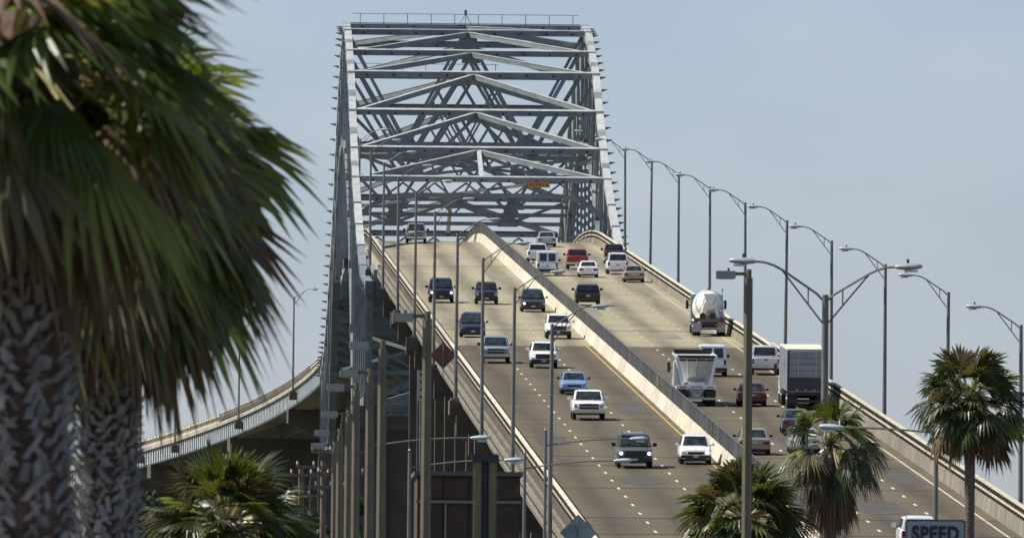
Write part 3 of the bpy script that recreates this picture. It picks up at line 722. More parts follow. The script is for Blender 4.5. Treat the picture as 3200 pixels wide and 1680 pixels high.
# wooden utility pole with cross arms
def util_pole(Y, xs, ys, label):
    X, Z = at(xs, ys, Y); r = thing('utility_pole', (X, Y, 0), label, 'utility pole', 'wooden utility poles left of the bridge')
    MB().tube([(0, 0, 0), (0, 0, Z)], [0.17, 0.11], 9).build('pole', WOODP, r, smooth=50)
    for k, (zz, hw) in enumerate(((Z - 0.25, 1.15), (Z - 1.1, 0.9))):
        c = MB(); c.box(-hw, hw, -0.18, -0.06, zz - 0.06, zz + 0.06); arm = c.build('cross_arm', WOODP, r)
        for i in (-0.95, -0.35, 0.35, 0.95):
            x = hw * i; MB().tube([(x, -0.12, zz + 0.05), (x, -0.12, zz + 0.12), (x, -0.12, zz + 0.24)], [0.02, 0.055, 0.04], 6).build('insulator', PLATE, arm)
    return r
util_pole(640, 941, 1465, 'wooden pole with two cross arms behind the small bushy palm')
util_pole(660, 1010, 1440, 'wooden pole with two cross arms right of the far viaduct pier')
util_pole(610, 1064, 1392, 'wooden pole with two cross arms among the boxy-lamp poles')

# ------------------------------------------------------------------ signs
def text_mesh(txt, size, bold=0.0, ext=0.003):
    cu = bpy.data.curves.new('t', 'FONT'); cu.body = txt; cu.size = size; cu.align_x = 'CENTER'; cu.align_y = 'CENTER'; cu.offset = bold; cu.extrude = ext; cu.space_character = 1.12
    o = bpy.data.objects.new('t', cu); C.objects.link(o)
    dg = bpy.context.evaluated_depsgraph_get(); me = bpy.data.meshes.new_from_object(o.evaluated_get(dg)); bpy.data.objects.remove(o); return me
SIGNW = mat('retroreflective_white', (0.30, 0.33, 0.34), 0.45, 0, 0.05, 3)
SIGNK = mat('sign_black', (0.012, 0.014, 0.016), 0.5, 0, 0.1, 3)
Y = 237
s_ = F / Y; X, Zt = at(2925, 1622, Y)
sg = thing('speed_sign', (X, Y, 0), 'white rectangular speed sign with black border in the foreground', 'sign')
W2, H2 = 0.457, 1.14
def rrect(w, h, r, n=5):
    pts = []
    for cx, cz, a0 in ((w - r, h - r, 0), (-w + r, h - r, 90), (-w + r, -h + r, 180), (w - r, -h + r, 270)):
        for i in range(n + 1):
            a = R(a0 + 90 * i / n); pts.append((cx + r * math.cos(a), cz + r * math.sin(a)))
    return pts
zc = Zt - H2 / 2
def moved(poly, dz): return [(x, z + dz) for x, z in poly]
MB().prism(moved(rrect(W2, H2 / 2, 0.05), zc), 0, 0.004).build('panel', SIGNK, sg)
MB().prism(moved(rrect(W2 - 0.024, H2 / 2 - 0.024, 0.04), zc), -0.003, -0.0005).build('face', SIGNW, sg)
tm = text_mesh('SPEED', 0.302, 0.0165); tm.materials.append(SIGNK)
to = link('lettering', tm, sg); to.rotation_euler = (R(90), 0, 0); to.location = (0, -0.006, Zt - 0.225)
to.scale = (0.80, 1, 1)
MB().tube([(0, 0.03, 0), (0, 0.03, Zt - 0.05)], 0.03, 8).build('post', POLEM, sg)
for z in (Zt - 0.15, Zt - 0.8):
    MB().tube([(0, -0.008, z + 0.03), (0, -0.004, z + 0.03)], 0.012, 8).build('bolt', POLEM, sg)
def diamond(Y, xs, ys, half, mm, label, name='diamond_sign'):
    X, Z = at(xs, ys, Y); zb = deck(Y) if Y > 600 else 0
    t = thing(name, (X, Y, zb), label, 'sign')
    z = Z - zb
    MB().prism([(0, z + half), (half, z), (0, z - half), (-half, z)], 0, 0.02).build('panel', mm, t)
    MB().tube([(0, -0.05, -0.6), (0, -0.05, z + half * 0.8)], 0.035, 7).build('post', POLEM, t)
    for s in (-0.4, 0.4):
        b = MB(); b.box(-half * 0.5, half * 0.5, -0.05, -0.005, z + s * half - 0.03, z + s * half + 0.03); b.build('stiffener', mm, t)
diamond(1064, 1385, 1110, 0.92, mat('red_brown_board', (0.16, 0.06, 0.05), 0.8), 'red-brown diamond sign back on the left parapet')
diamond(725, 1807, 1664, 0.86, mat('weathered_aluminium', (0.25, 0.33, 0.33), 0.55, 0.3), 'grey-green diamond sign back at the bottom on the left parapet')
# amber board hung on the portal
Yp = YMID - 84 - 0.5
X, Z = at(1685, 577, Yp)
am = thing('portal_sign', (X, Yp, Z), 'amber message board hung on the near portal of the arch', 'sign')
a_ = MB(); a_.box(-1.02, 1.02, -0.1, 0.05, -0.27, 0.27); a_.build('panel', mat('amber_sign', (0.5, 0.23, 0.03), 0.5, 0, 0.1, 3), am)
m = MB()
for i, (x, w) in enumerate(((-0.78, 0.2), (-0.5, 0.12), (-0.26, 0.16), (0.1, 0.22), (0.42, 0.1), (0.72, 0.2))):
    m.box(x - w / 2, x + w / 2, -0.106, -0.101, -0.12 + 0.03 * (i % 2), 0.12 - 0.03 * (i % 3))
tag(m.build('worn_lettering', mat('amber_print', (0.26, 0.08, 0.02), 0.6), am, fix=False), kind='stuff')
for x in (-0.8, 0.8):
    b = MB(); b.box(x - 0.04, x + 0.04, 0.05, 0.32, 0.05, 0.2); b.build('bracket', STEEL, am)
b = MB(); b.box(1.02, 2.4, -0.04, 0.04, 0.1, 0.2); b.build('cable_duct', DARK, am)

# ------------------------------------------------------------------ brown panelled building beside the bridge
Yb = 716.0
x0, zt_ = at(1305, 1478, Yb); x1, _ = at(1626, 1478, Yb)
BRN = mat('brown_panel', (0.055, 0.036, 0.02), 0.85, 0, 0.2, 1.2, 0.2, dirt=((0.05, 0.035, 0.03), 0.6, 0.8))
bd = thing('brown_building', ((x0 + x1) / 2, Yb, 0), 'dark brown panelled building at the foot of the bridge with pale pipes', 'building')
hw = (x1 - x0) / 2
m = MB(); m.box(-hw, hw, 0.1, 9, 0, zt_ - 0.1); m.build('wall', BRN, bd)
m = MB(); m.box(-hw - 0.15, hw + 0.15, -0.12, 9.2, zt_ - 0.098, zt_ + 0.1); m.build('roof_coping', mat('coping_metal', (0.09, 0.09, 0.085), 0.5, 0.3), bd)
n = 4
for i in range(n):
    for j, (za, zb_) in enumerate(((zt_ - 1.15, zt_ - 0.2), (zt_ - 4.0, zt_ - 1.4), (zt_ - 7, zt_ - 4.1), (0.4, zt_ - 7.1))):
        xa = -hw + 2 * hw * i / n + 0.04; xb = -hw + 2 * hw * (i + 1) / n - 0.04
        m = MB(); m.box(xa, xb, 0.03 + 0.01 * ((i + j) % 3), 0.097, za, zb_); m.build('panel', BRN, bd)
m = MB(); m.box(-hw - 0.05, hw + 0.05, -0.09, 0.02, zt_ - 1.36, zt_ - 1.22); m.build('pale_ledge', mat('pale_ledge', (0.15, 0.14, 0.12), 0.6), bd)
for x in (-hw * 0.45, hw * 0.1, hw * 0.5):
    MB().tube([(x, -0.02, 0.2), (x, -0.02, zt_ - 1.4)], 0.035, 7).build('pipe', mat('pale_pipe', (0.3, 0.29, 0.25), 0.6), bd)
# signal mast, near and out of focus
Ys = 230
X, Z = at(1517, 1418, Ys)
sm_ = thing('twin_post', (X, Ys, 0), 'blurred olive twin post with dark cap before the brown building', 'post')
MB().tube([(0, 0, 0), (0, 0, Z - 0.05)], [0.06, 0.05], 8).build('post', DARK, sm_)
for s in (-1, 1):
    m = MB(); m.box(s * 0.11 - 0.06, s * 0.11 + 0.06, -0.08, 0.08, 0, Z - 0.08); h_ = m.build('side_post', mat('olive_housing', (0.16, 0.14, 0.06), 0.5), sm_, bevel=0.02)
m = MB(); m.box(-0.2, 0.2, -0.1, 0.1, Z - 0.12, Z); m.build('cap', DARK, sm_)
# pale drilled back-plate and white boat-shaped lamp low under the deck edge
X, Z = at(1315, 1205, 1180)
dp = thing('drilled_panel', (X, 1180, 0), 'cream post-like panel with four dark holes beside the bents', 'panel')
m = MB(); m.box(-0.24, 0.24, -0.05, 0.05, Z - 1.15, Z + 1.15); m.build('panel', CONCL, dp)
for i in range(4):
    z = Z - 0.85 + i * 0.57; MB().tube([(0.03, -0.06, z), (0.03, -0.02, z)], 0.11, 10).build('hole_cap', DARK, dp)
MB().tube([(0, 0.1, 0), (0, 0.1, Z)], 0.09, 7).build('post', POLEM, dp)
# ------------------------------------------------------------------ vehicles (front faces -Y in local space)
def paint(name, col, rough=0.3, metal=0.0): return mat('paint_' + name, col, rough, metal, 0.04, 1.5, coat=0.5, dirt=(tuple(c * 0.6 + 0.02 for c in col), 0.35, 2.2))
PAINT = {
 'white': paint('white', (0.80, 0.80, 0.78)), 'silver': paint('silver', (0.42, 0.44, 0.45), 0.32, 0.4), 'navy': paint('navy', (0.008, 0.011, 0.028)),
 'blue': paint('dusk_blue', (0.014, 0.019, 0.04)), 'green': paint('dark_green', (0.018, 0.022, 0.019)), 'lightblue': paint('light_blue', (0.22, 0.32, 0.52), 0.35, 0.2),
 'steelblue': paint('steel_blue', (0.28, 0.32, 0.40), 0.35, 0.3), 'grey': paint('grey', (0.085, 0.095, 0.088), 0.4, 0.2), 'red': paint('red', (0.35, 0.018, 0.022)),
 'maroon': paint('maroon', (0.075, 0.014, 0.026)), 'black': paint('black', (0.012, 0.01, 0.012)), 'gold': paint('gold', (0.36, 0.33, 0.26), 0.35, 0.3),
 'tan': paint('tan', (0.30, 0.27, 0.20), 0.35, 0.3), 'cream': paint('cream', (0.72, 0.70, 0.60)), 'teal': paint('teal', (0.10, 0.2, 0.26)) }
wheel_cache = {}
def wheel(parent, x, y, r, w, sgn):
    key = (r, w)
    if key not in wheel_cache:
        m = MB(); prof = [(-w/2, r*0.62), (-w/2, r*0.92), (-w/2 + 0.03, r), (w/2 - 0.03, r), (w/2, r*0.92), (w/2, r*0.62)]; n = 18
        rings = [[(px, pr * math.cos(2*math.pi*k/n), pr * math.sin(2*math.pi*k/n)) for k in range(n)] for px, pr in prof]
        m.loft(rings); o = m.build('tyre', BLACK, smooth=40); me = o.data; bpy.data.objects.remove(o)
        m = MB(); n = 14
        rings = [[(px, pr * math.cos(2*math.pi*k/n), pr * math.sin(2*math.pi*k/n)) for k in range(n)] for px, pr in ((w/2 - 0.02, r*0.63), (w/2 + 0.004, r*0.6), (w/2 - 0.015, r*0.45), (w/2 + 0.01, r*0.15))]
        m.loft(rings); o = m.build('rim', RIMM, smooth=40); me2 = o.data; bpy.data.objects.remove(o)
        wheel_cache[key] = (me, me2)
    a = link('wheel', wheel_cache[key][0], parent); a.location = (x, y, r)
    b = link('rim', wheel_cache[key][1], a); b.scale.x = sgn
    return a
def sect(w, y, zb, zs, zt):
    """closed cross-section ring of the lower body at station y"""
    half = [(0.0, zb), (0.80*w, zb), (0.95*w, zb + 0.08), (w, zb + 0.30*(zs-zb) + 0.05), (w, zb + 0.62*(zs-zb)), (0.975*w, zs - 0.03), (0.90*w, zs + 0.7*(zt-zs)), (0.62*w, zt), (0.0, zt + 0.015)]
    return [(x, y, z) for x, z in half] + [(-x, y, z) for x, z in reversed(half[1:-1])]
def face_patch(parent, name, q, mm, mg=(0.08, 0.08, 0.1, 0.08), off=0.012, split=None):
    """glass plate on a planar quad q = (bl, br, tr, tl); margins left, right, bottom, top as fractions"""
    bl, br, tr_, tl = [Vector(p) for p in q]
    def P(u, v): return (bl * (1-u) + br * u) * (1-v) + (tl * (1-u) + tr_ * u) * v
    n = (br - bl).cross(tl - bl).normalized() * off
    spans = split or [(mg[0], 1 - mg[1])]
    for u0, u1 in spans:
        c = [P(u0, mg[2]), P(u1, mg[2]), P(u1, 1 - mg[3]), P(u0, 1 - mg[3])]
        m = MB(); m.hexa([p - n * 0.6 for p in c], [p + n for p in c]); m.build(name, mm, parent)
def car(kind, X, Y, face, colour, label, group, W=1.8, L_=4.7, H=1.42, lights=False, onelight=False, z_=None, roofc=None, grille='dark', two=None):
    """face: -1 drives towards the camera, +1 away"""
    names = {'sedan': 'sedan', 'suv': 'suv', 'pickup': 'pickup_truck', 'van': 'van', 'hatch': 'hatchback', 'minivan': 'minivan'}
    cats = {'sedan': 'car', 'suv': 'suv', 'pickup': 'pickup', 'van': 'van', 'hatch': 'car', 'minivan': 'minivan'}
    s = slope(Y); rz = 0 if face < 0 else math.pi
    root = thing(names[kind], (X, Y, deck(Y) + 0.02), label, cats[kind], group, rz, math.atan(s) if face < 0 else -math.atan(s))
    pm = PAINT[colour]; w = W / 2; f, b = -L_ / 2, L_ / 2
    zb = {'sedan': 0.24, 'hatch': 0.27, 'suv': 0.38, 'pickup': 0.42, 'van': 0.34, 'minivan': 0.28}[kind]
    # belt height, hood height at nose / cowl
    P = {'sedan': (0.92, 0.74, 0.90), 'hatch': (1.0, 0.82, 1.0), 'suv': (1.16, 1.04, 1.14), 'pickup': (1.18, 1.08, 1.16), 'van': (1.18, 0.98, 1.16), 'minivan': (1.06, 0.82, 1.0)}[kind]
    low = kind in ('sedan', 'hatch', 'minivan')
    belt, nose, cowl = P
    # greenhouse: y of base front, base rear, roof front, roof rear
    G = {'sedan': (f+0.27*L_, b-0.2*L_, f+0.42*L_, b-0.33*L_), 'hatch': (f+0.24*L_, b-0.03*L_, f+0.40*L_, b-0.13*L_), 'suv': (f+0.29*L_, b-0.015*L_, f+0.40*L_, b-0.06*L_),
         'pickup': (f+0.28*L_, b-0.36*L_, f+0.38*L_, b-0.39*L_), 'van': (f+0.17*L_, b-0.006*L_, f+0.29*L_, b-0.03*L_), 'minivan': (f+0.19*L_, b-0.015*L_, f+0.38*L_, b-0.07*L_)}[kind]
    gf, gr, rf, rr = G
    back = {'sedan': 0.94, 'hatch': belt, 'suv': belt, 'pickup': 1.2, 'van': belt, 'minivan': belt}[kind]
    st = [(f, 0.80*w, zb+0.16, nose-0.14, nose-0.1 if low else nose-0.06), (f+0.06, 0.90*w, zb+0.06, nose-0.07, nose-0.01), (f+0.35, 0.985*w, zb, nose+0.0, nose+0.06),
          (gf-0.15, w, zb, belt-0.06, cowl), (gf+0.35, w, zb, belt, belt+0.01), (gr-0.3, w, zb, belt, belt+0.01), (gr+0.02 if kind in ('sedan', 'pickup') else gr-0.12, w, zb, back-0.03, back),
          (b-0.16, 0.985*w, zb+0.02, back-0.05, back-0.02), (b-0.03, 0.95*w, zb+0.1, back-0.1, back-0.05), (b, 0.88*w, zb+0.18, back-0.18, back-0.14)]
    if kind == 'pickup':
        st[-3:] = [(b-0.1, w, zb+0.05, back-0.03, back), (b-0.02, 0.985*w, zb+0.1, back-0.04, back-0.01), (b, 0.96*w, zb+0.14, back-0.06, back-0.03)]
    m = MB(); m.loft([sect(ww, y, a, c, d) for y, ww, a, c, d in [(q[0], q[1], q[2], q[3], q[4]) for q in st]])
    m.build('body', pm, root, smooth=38)
    # greenhouse
    wb, wr = 0.93*w, (0.90 if kind == 'van' else 0.80 if kind in ('suv', 'pickup') else 0.74)*w
    zr = H; zr0 = belt - 0.02
    m = MB(); m.hexa([(-wb, gf, zr0), (wb, gf, zr0), (wb, gr, zr0), (-wb, gr, zr0)], [(-wr, rf, zr), (wr, rf, zr), (wr, rr, zr), (-wr, rr, zr)])
    m.build('cabin', PAINT[roofc] if roofc else pm, root, bevel=0.06, smooth=50)
    m = MB(); m.hexa([(-wr*0.86, rf+0.12, zr-0.01), (wr*0.86, rf+0.12, zr-0.01), (wr*0.86, rr-0.12, zr-0.01), (-wr*0.86, rr-0.12, zr-0.01)], [(-wr*0.7, rf+0.35, zr+0.035), (wr*0.7, rf+0.35, zr+0.035), (wr*0.7, rr-0.3, zr+0.035), (-wr*0.7, rr-0.3, zr+0.035)]); m.build('roof', PAINT[roofc] if roofc else pm, root, smooth=50)
    face_patch(root, 'windshield', ((-wb, gf, zr0), (wb, gf, zr0), (wr, rf, zr), (-wr, rf, zr)), GLASS, (0.07, 0.07, 0.09, 0.1))
    if kind == 'van':
        face_patch(root, 'rear_window', ((wb, gr, zr0), (-wb, gr, zr0), (-wr, rr, zr), (wr, rr, zr)), GLASS, (0, 0, 0.12, 0.16), split=[(0.12, 0.46), (0.54, 0.88)])
    else:
        face_patch(root, 'rear_window', ((wb, gr, zr0), (-wb, gr, zr0), (-wr, rr, zr), (wr, rr, zr)), GLASS, (0.09, 0.09, 0.14, 0.12))
    sp = [(0.1, 0.46), (0.5, 0.92)] if kind in ('sedan', 'pickup', 'hatch') else [(0.08, 0.36), (0.39, 0.66), (0.69, 0.95)]
    if kind == 'van': sp = [(0.06, 0.24)] if not two else [(0.06, 0.24), (0.28, 0.6), (0.64, 0.93)]
    face_patch(root, 'side_window', ((wb, gf, zr0), (wb, gr, zr0), (wr, rr, zr), (wr, rf, zr)), GLASS, (0, 0, 0.1, 0.14), split=sp)
    face_patch(root, 'side_window', ((-wb, gr, zr0), (-wb, gf, zr0), (-wr, rf, zr), (-wr, rr, zr)), GLASS, (0, 0, 0.1, 0.14), split=[(1-q, 1-p) for p, q in sp])
    # wheels
    r = {'sedan': 0.31, 'hatch': 0.32, 'suv': 0.37, 'pickup': 0.38, 'van': 0.36, 'minivan': 0.33}[kind]
    for sx in (-1, 1):
        for yy in (f + 0.19*L_, b - 0.2*L_): wheel(root, sx * (w - 0.13), yy, r, 0.235, sx)
    # under-body dark pan, sills
    m = MB(); m.box(-w*0.72, w*0.72, f+0.3, b-0.3, zb-0.1, zb+0.05); m.build('chassis', DARK, root)
    # front end
    gw = 0.5 if kind in ('sedan', 'hatch', 'minivan') else 0.6
    gh0, gh1 = nose - (0.26 if low else 0.40), nose - (0.11 if low else 0.08)
    gm = DARK if grille == 'dark' else CHROME
    m = MB(); m.box(-gw*w, gw*w, f-0.012, f+0.1, gh0, gh1); gr_ = m.build('grille', DARK, root, bevel=0.01)
    if grille == 'chrome' or kind in ('pickup',):
        m = MB(); m.box(-gw*w, gw*w, f-0.03, f-0.013, (gh0+gh1)/2-0.025, (gh0+gh1)/2+0.025); m.build('grille_bar', CHROME, gr_)
    for sx in (-1, 1):
        lit = lights or (onelight and sx == (-1 if onelight == 'l' else 1))
        m = MB(); xa, xb = sorted((sx*(gw+0.05)*w, sx*0.90*w)); m.box(xa, xb, f+0.0, f+0.16, gh0+0.06, gh1+0.0); hl = m.build('headlight', HEADOFF, root, bevel=0.02)
        if lit:
            c = (xa + xb) / 2; MB().tube([(c, f-0.012, (gh0+gh1)/2+0.03), (c, f+0.004, (gh0+gh1)/2+0.03)], 0.085, 10).build('lit_bulb', HEADON, hl)
    bz = zb + (0.09 if low else 0.03); bh = 0.15 if low else 0.19
    bm_ = CHROME if kind == 'pickup' else (pm if kind in ('sedan', 'minivan') else DARK)
    m = MB(); m.box(-0.96*w, 0.96*w, f-0.07, f+0.2, bz, bz+bh); bp = m.build('front_bumper', bm_, root, bevel=0.035, smooth=50)
    m = MB(); m.box(-0.15, 0.15, f-0.082, f-0.068, bz+0.04, bz+0.14); m.build('licence_plate', PLATE, bp)
    m = MB(); m.box(-0.6*w, 0.6*w, f-0.045, f+0.1, bz-0.13, bz-0.002); m.build('air_dam', DARK, root)
    # rear end
    m = MB(); m.box(-0.97*w, 0.97*w, b-0.2, b+0.08, bz+0.02, bz+bh+0.03); rb = m.build('rear_bumper', CHROME if kind == 'pickup' else (pm if kind != 'van' else DARK), root, bevel=0.03, smooth=50)
    pz = bz + 0.27 if kind != 'pickup' else bz + 0.08
    m = MB(); m.box(-0.16, 0.16, b+0.0, b+0.02 if kind != 'pickup' else b+0.092, pz+0.06, pz+0.16); m.build('licence_plate', PLATE, root)
    tz0, tz1 = (back-0.36, back-0.16) if kind in ('sedan',) else (belt-0.42, belt-0.06)
    tw = 0.36 if kind == 'sedan' else 0.14
    for sx in (-1, 1):
        xa, xb = sorted((sx*0.9*w, sx*(0.9*w - tw*w - 0.04))); m = MB(); m.box(xa, xb, b-0.14, b+0.008, tz0, tz1); m.build('tail_light', TAIL, root, bevel=0.015)
    if kind == 'pickup':
        m = MB(); m.box(-0.80*w, 0.80*w, b+0.0, b+0.02, zb+0.42, back-0.08); tg = m.build('tailgate', pm, root, bevel=0.008)
        m = MB(); m.box(-0.12, 0.12, b+0.021, b+0.03, back-0.22, back-0.15); m.build('handle', DARK, tg)
        m = MB(); m.box(-0.8*w, 0.8*w, gr+0.12, b-0.1, back+0.0, back+0.022); m.build('bed', DARK, root)
    elif kind in ('suv', 'hatch', 'minivan', 'van'):
        m = MB(); m.box(-0.1, 0.1, b-0.02, b+0.025, back-0.36, back-0.3); m.build('handle', DARK if colour != 'black' else CHROME, root)
    if kind in ('suv',):
        for sx in (-1, 1):
            MB().tube([(sx*wr*0.82, rf+0.4, zr+0.03), (sx*wr*0.82, rf+0.5, zr+0.08), (sx*wr*0.82, rr-0.4, zr+0.08), (sx*wr*0.82, rr-0.3, zr+0.03)], 0.02, 5).build('roof_rail', DARK, root)
    # mirrors
    for sx in (-1, 1):
        yy = gf + (0.45 if kind != 'van' else 0.3); big = 1.35 if kind in ('pickup', 'suv', 'van') else 1.0
        m = MB(); xa, xb = sorted((sx*(w+0.04), sx*(w+0.04+0.17*big))); m.box(xa, xb, yy-0.06, yy+0.07, belt+0.0, belt+0.15*big); mr = m.build('mirror', DARK if colour not in ('white',) or kind == 'van' else pm, root, bevel=0.03)
        m = MB(); xa, xb = sorted((sx*(wb-0.04), sx*(w+0.06))); m.box(xa, xb, yy-0.03, yy+0.03, belt+0.01, belt+0.06); m.build('mirror_arm', DARK, mr)
    # driver and head rests are hidden by the tint; wipers
    for sx in (-0.35, 0.3):
        m = MB(); m.beam((sx*w, gf-0.02, zr0+0.06), (sx*w+0.42*w, gf+0.1*(rf-gf)+0.0, zr0+0.10), 0.02, 0.02); m.build('wiper', DARK, root)
    return root
GL, GR = 'vehicles coming down the left roadway', 'vehicles climbing the right roadway'
def place(kind, xs, ys, face, *a, **k):
    """xs, ys: photograph pixel of the middle of the nearest tyre line"""
    X, Y = ground_hit(xs, ys)
    L_ = k.get('L_', 4.7)
    return car(kind, X, Y + L_ / 2 - 0.6, face, *a, **k)
D = 1.2422
place('pickup', 1047*D, 612*D, -1, 'silver', 'silver pickup with dark grille coming over the crest on the left roadway', GL, W=1.98, L_=5.4, H=1.88)
place('suv', 1110*D, 762*D, -1, 'navy', 'dark navy suv with lit headlights high on the left roadway', GL, W=2.0, L_=5.3, H=1.9, lights=True)
place('suv', 1224*D, 766*D, -1, 'blue', 'dark blue suv in the middle lane beside the navy suv with headlights', GL, W=1.86, L_=4.8, H=1.72)
place('minivan', 1341*D, 785*D, -1, 'green', 'dark minivan with one lit headlight next to the median wall', GL, W=1.95, L_=5.0, H=1.72, onelight='l')
place('minivan', 1189*D, 849*D, -1, 'blue', 'dark blue minivan at the edge of the worn concrete, left lane', GL, W=1.9, L_=4.9, H=1.76)
place('suv', 1405*D, 853*D, -1, 'white', 'white suv beside the median wall on the left roadway', GL, W=1.9, L_=4.8, H=1.74, onelight='l')
place('pickup', 1247*D, 914*D, -1, 'steelblue', 'pale steel-blue pickup in the left lane below the pavement change', GL, W=2.0, L_=5.6, H=1.8)
place('suv', 1368*D, 926*D, -1, 'white', 'white suv with roof rack in the middle lane of the left roadway', GL, W=1.88, L_=4.8, H=1.72, onelight='l')
place('sedan', 1444*D, 992*D, -1, 'lightblue', 'light blue sedan in front of the pale pickup on the left roadway', GL, W=1.74, L_=4.5, H=1.38)
place('pickup', 1481*D, 1057*D, -1, 'white', 'white pickup with dark chrome grille following the light blue sedan', GL, W=2.0, L_=5.6, H=1.76)
place('suv', 1597*D, 1178*D, -1, 'grey', 'grey suv-like truck with both headlights lit low on the left roadway', GL, W=1.98, L_=5.2, H=1.84, lights=True)
place('hatch', 1750*D, 1168*D, -1, 'white', 'white hatchback with black lower bumper beside the median wall', GL, W=1.78, L_=4.4, H=1.58, onelight='r')
car('sedan', 28.0, 745.5, -1, 'maroon', 'dark red roofed car just entering at the bottom of the left roadway', GL, W=1.8, L_=4.7, H=1.42)
place('sedan', 1375*D, 621*D, 1, 'silver', 'silver sedan going over the crest on the right roadway', GR, W=1.84, L_=5.0, H=1.42)
place('suv', 1352*D, 662*D, 1, 'white', 'white suv with dark rear glass half hidden behind the white van', GR, W=1.9, L_=4.8, H=1.74)
place('van', 1377*D, 694*D, 1, 'white', 'white cargo van with two rear windows near the crest', GR, W=1.98, L_=5.4, H=2.1)
place('pickup', 1453*D, 678*D, 1, 'red', 'red pickup in the middle lane near the crest', GR, W=1.92, L_=5.2, H=1.76)
place('sedan', 1480*D, 698*D, 1, 'white', 'white sedan right behind the red pickup', GR, W=1.76, L_=4.5, H=1.38)
place('pickup', 1546*D, 664*D, 1, 'maroon', 'dark red pickup half hidden by a white suv in the right lane', GR, W=1.85, L_=5.0, H=1.74)
place('suv', 1554*D, 690*D, 1, 'white', 'white suv with tinted rear glass in the right lane near the crest', GR, W=1.95, L_=5.0, H=1.84)
place('sedan', 1595*D, 710*D, 1, 'gold', 'champagne sedan in the right lane behind the white suv', GR, W=1.82, L_=4.9, H=1.40)
place('suv', 1479*D, 769*D, 1, 'black', 'black suv alone beside the fence on the right roadway', GR, W=1.98, L_=4.9, H=1.66)
place('van', 1793*D, 947*D, 1, 'white', 'white van partly behind the dump trailer', GR, W=1.98, L_=5.4, H=2.06, two=True)
place('pickup', 1926*D, 943*D, 1, 'white', 'white pickup ahead of the box trailer in the right lane', GR, W=2.0, L_=5.7, H=1.9)
place('sedan', 1893*D, 1022*D, 1, 'maroon', 'maroon sedan partly behind the brown lamp pole', GR, W=1.82, L_=4.7, H=1.42)
place('sedan', 1898*D, 1144*D, 1, 'tan', 'tan sedan partly behind the brown lamp pole above the bushy palm', GR, W=1.86, L_=4.8, H=1.44)
place('sedan', 2005*D, 1092*D, 1, 'grey', 'dark grey sedan glimpsed behind the top of the middle palm', GR, W=1.8, L_=4.6, H=1.42)
place('sedan', 2025*D, 1142*D, 1, 'silver', 'silver grey sedan glimpsed through the fronds of the middle palm', GR, W=1.8, L_=4.6, H=1.42)
place('suv', 2313*D, 1392*D, 1, 'white', 'white suv with green glass above the speed sign', GR, W=1.9, L_=4.7, H=1.7)

# ---- heavy trucks
TGREY = mat('truck_grey', (0.33, 0.34, 0.34), 0.5, 0.2)
TRUCKW = PAINT['white']
def truck_root(name, xs, ys, L_, label, cat='truck'):
    X, Y = ground_hit(xs, ys); Yc = Y + L_ / 2 - 0.3
    return thing(name, (X, Yc, deck(Yc) + 0.02), label, cat, GR, math.pi, -math.atan(slope(Yc)))
def bx(root, name, x0, x1, y0, y1, z0, z1, mm, bevel=0.0): 
    m = MB(); m.box(x0, x1, y0, y1, z0, z1); return m.build(name, mm, root, bevel=bevel)
def axles(root, ys, r=0.5, hw=1.2, dual=True):
    for y in ys:
        for s in (-1, 1):
            wheel(root, s * (hw - 0.14), y, r, 0.27, s)
            if dual: wheel(root, s * (hw - 0.45), y, r, 0.27, s)
        MB().tube([(-hw + 0.3, y, r), (hw - 0.3, y, r)], 0.08, 6).build('axle', DARK, root)
def tractor_cab(root, f, mm, top=2.9):
    m = MB(); prof = [(f, 0.55), (f, 1.45), (f + 1.3, 1.62), (f + 1.65, top - 0.25), (f + 1.9, top), (f + 3.2, top), (f + 3.3, 0.75), (f + 0.6, 0.5)]
    m.loft([[(-1.18, y, z) for y, z in prof], [(1.18, y, z) for y, z in prof]]); c = m.build('cab', mm, root, bevel=0.05)
    face_patch(c, 'windshield', ((-1.1, f + 1.3, 1.62), (1.1, f + 1.3, 1.62), (1.1, f + 1.65, top - 0.25), (-1.1, f + 1.65, top - 0.25)), GLASS)
    for s in (-1, 1):
        m = MB(); x0, x1 = sorted((s * 1.32, s * 1.52)); m.box(x0, x1, f + 1.35, f + 1.5, 1.85, 2.5); m.build('mirror', DARK, root, bevel=0.03)
        m = MB(); x0, x1 = sorted((s * 1.15, s * 1.34)); m.box(x0, x1, f + 1.4, f + 1.46, 2.1, 2.16); m.build('mirror_arm', DARK, root)
# concrete mixer
mx_ = truck_root('mixer_truck', 1785*D, 846*D, 9.0, 'white drum concrete mixer truck climbing the right lane')
f, b = -4.5, 4.5
tractor_cab(mx_, f, PAINT['teal'], 2.95)
axles(mx_, (f + 1.0,), 0.52, 1.2, False); axles(mx_, (b - 2.9, b - 1.55), 0.52, 1.22)
bx(mx_, 'chassis', -0.45, 0.45, f + 0.8, b - 0.3, 0.75, 1.05, DARK)
m = MB(); ax0 = Vector((0, f + 3.5, 1.75)); ax1 = Vector((0, b - 0.35, 2.55)); d_ = (ax1 - ax0).normalized(); ux = Vector((1, 0, 0)); uz = ux.cross(d_)
rings = []
for t, r in ((0, 0.2), (0.015, 0.75), (0.14, 1.0), (0.36, 1.18), (0.6, 1.18), (0.78, 0.98), (0.92, 0.66), (0.97, 0.62), (1.0, 0.5)):
    c = ax0.lerp(ax1, t); rings.append([c + ux * (r * math.cos(2*math.pi*k/28)) + uz * (r * math.sin(2*math.pi*k/28)) for k in range(28)])
m.loft(rings); drum = m.build('drum', mat('drum_white', (0.8, 0.8, 0.76), 0.35, 0, 0.05, 1, dirt=((0.5, 0.46, 0.36), 0.5, 1.2)), mx_, smooth=50)
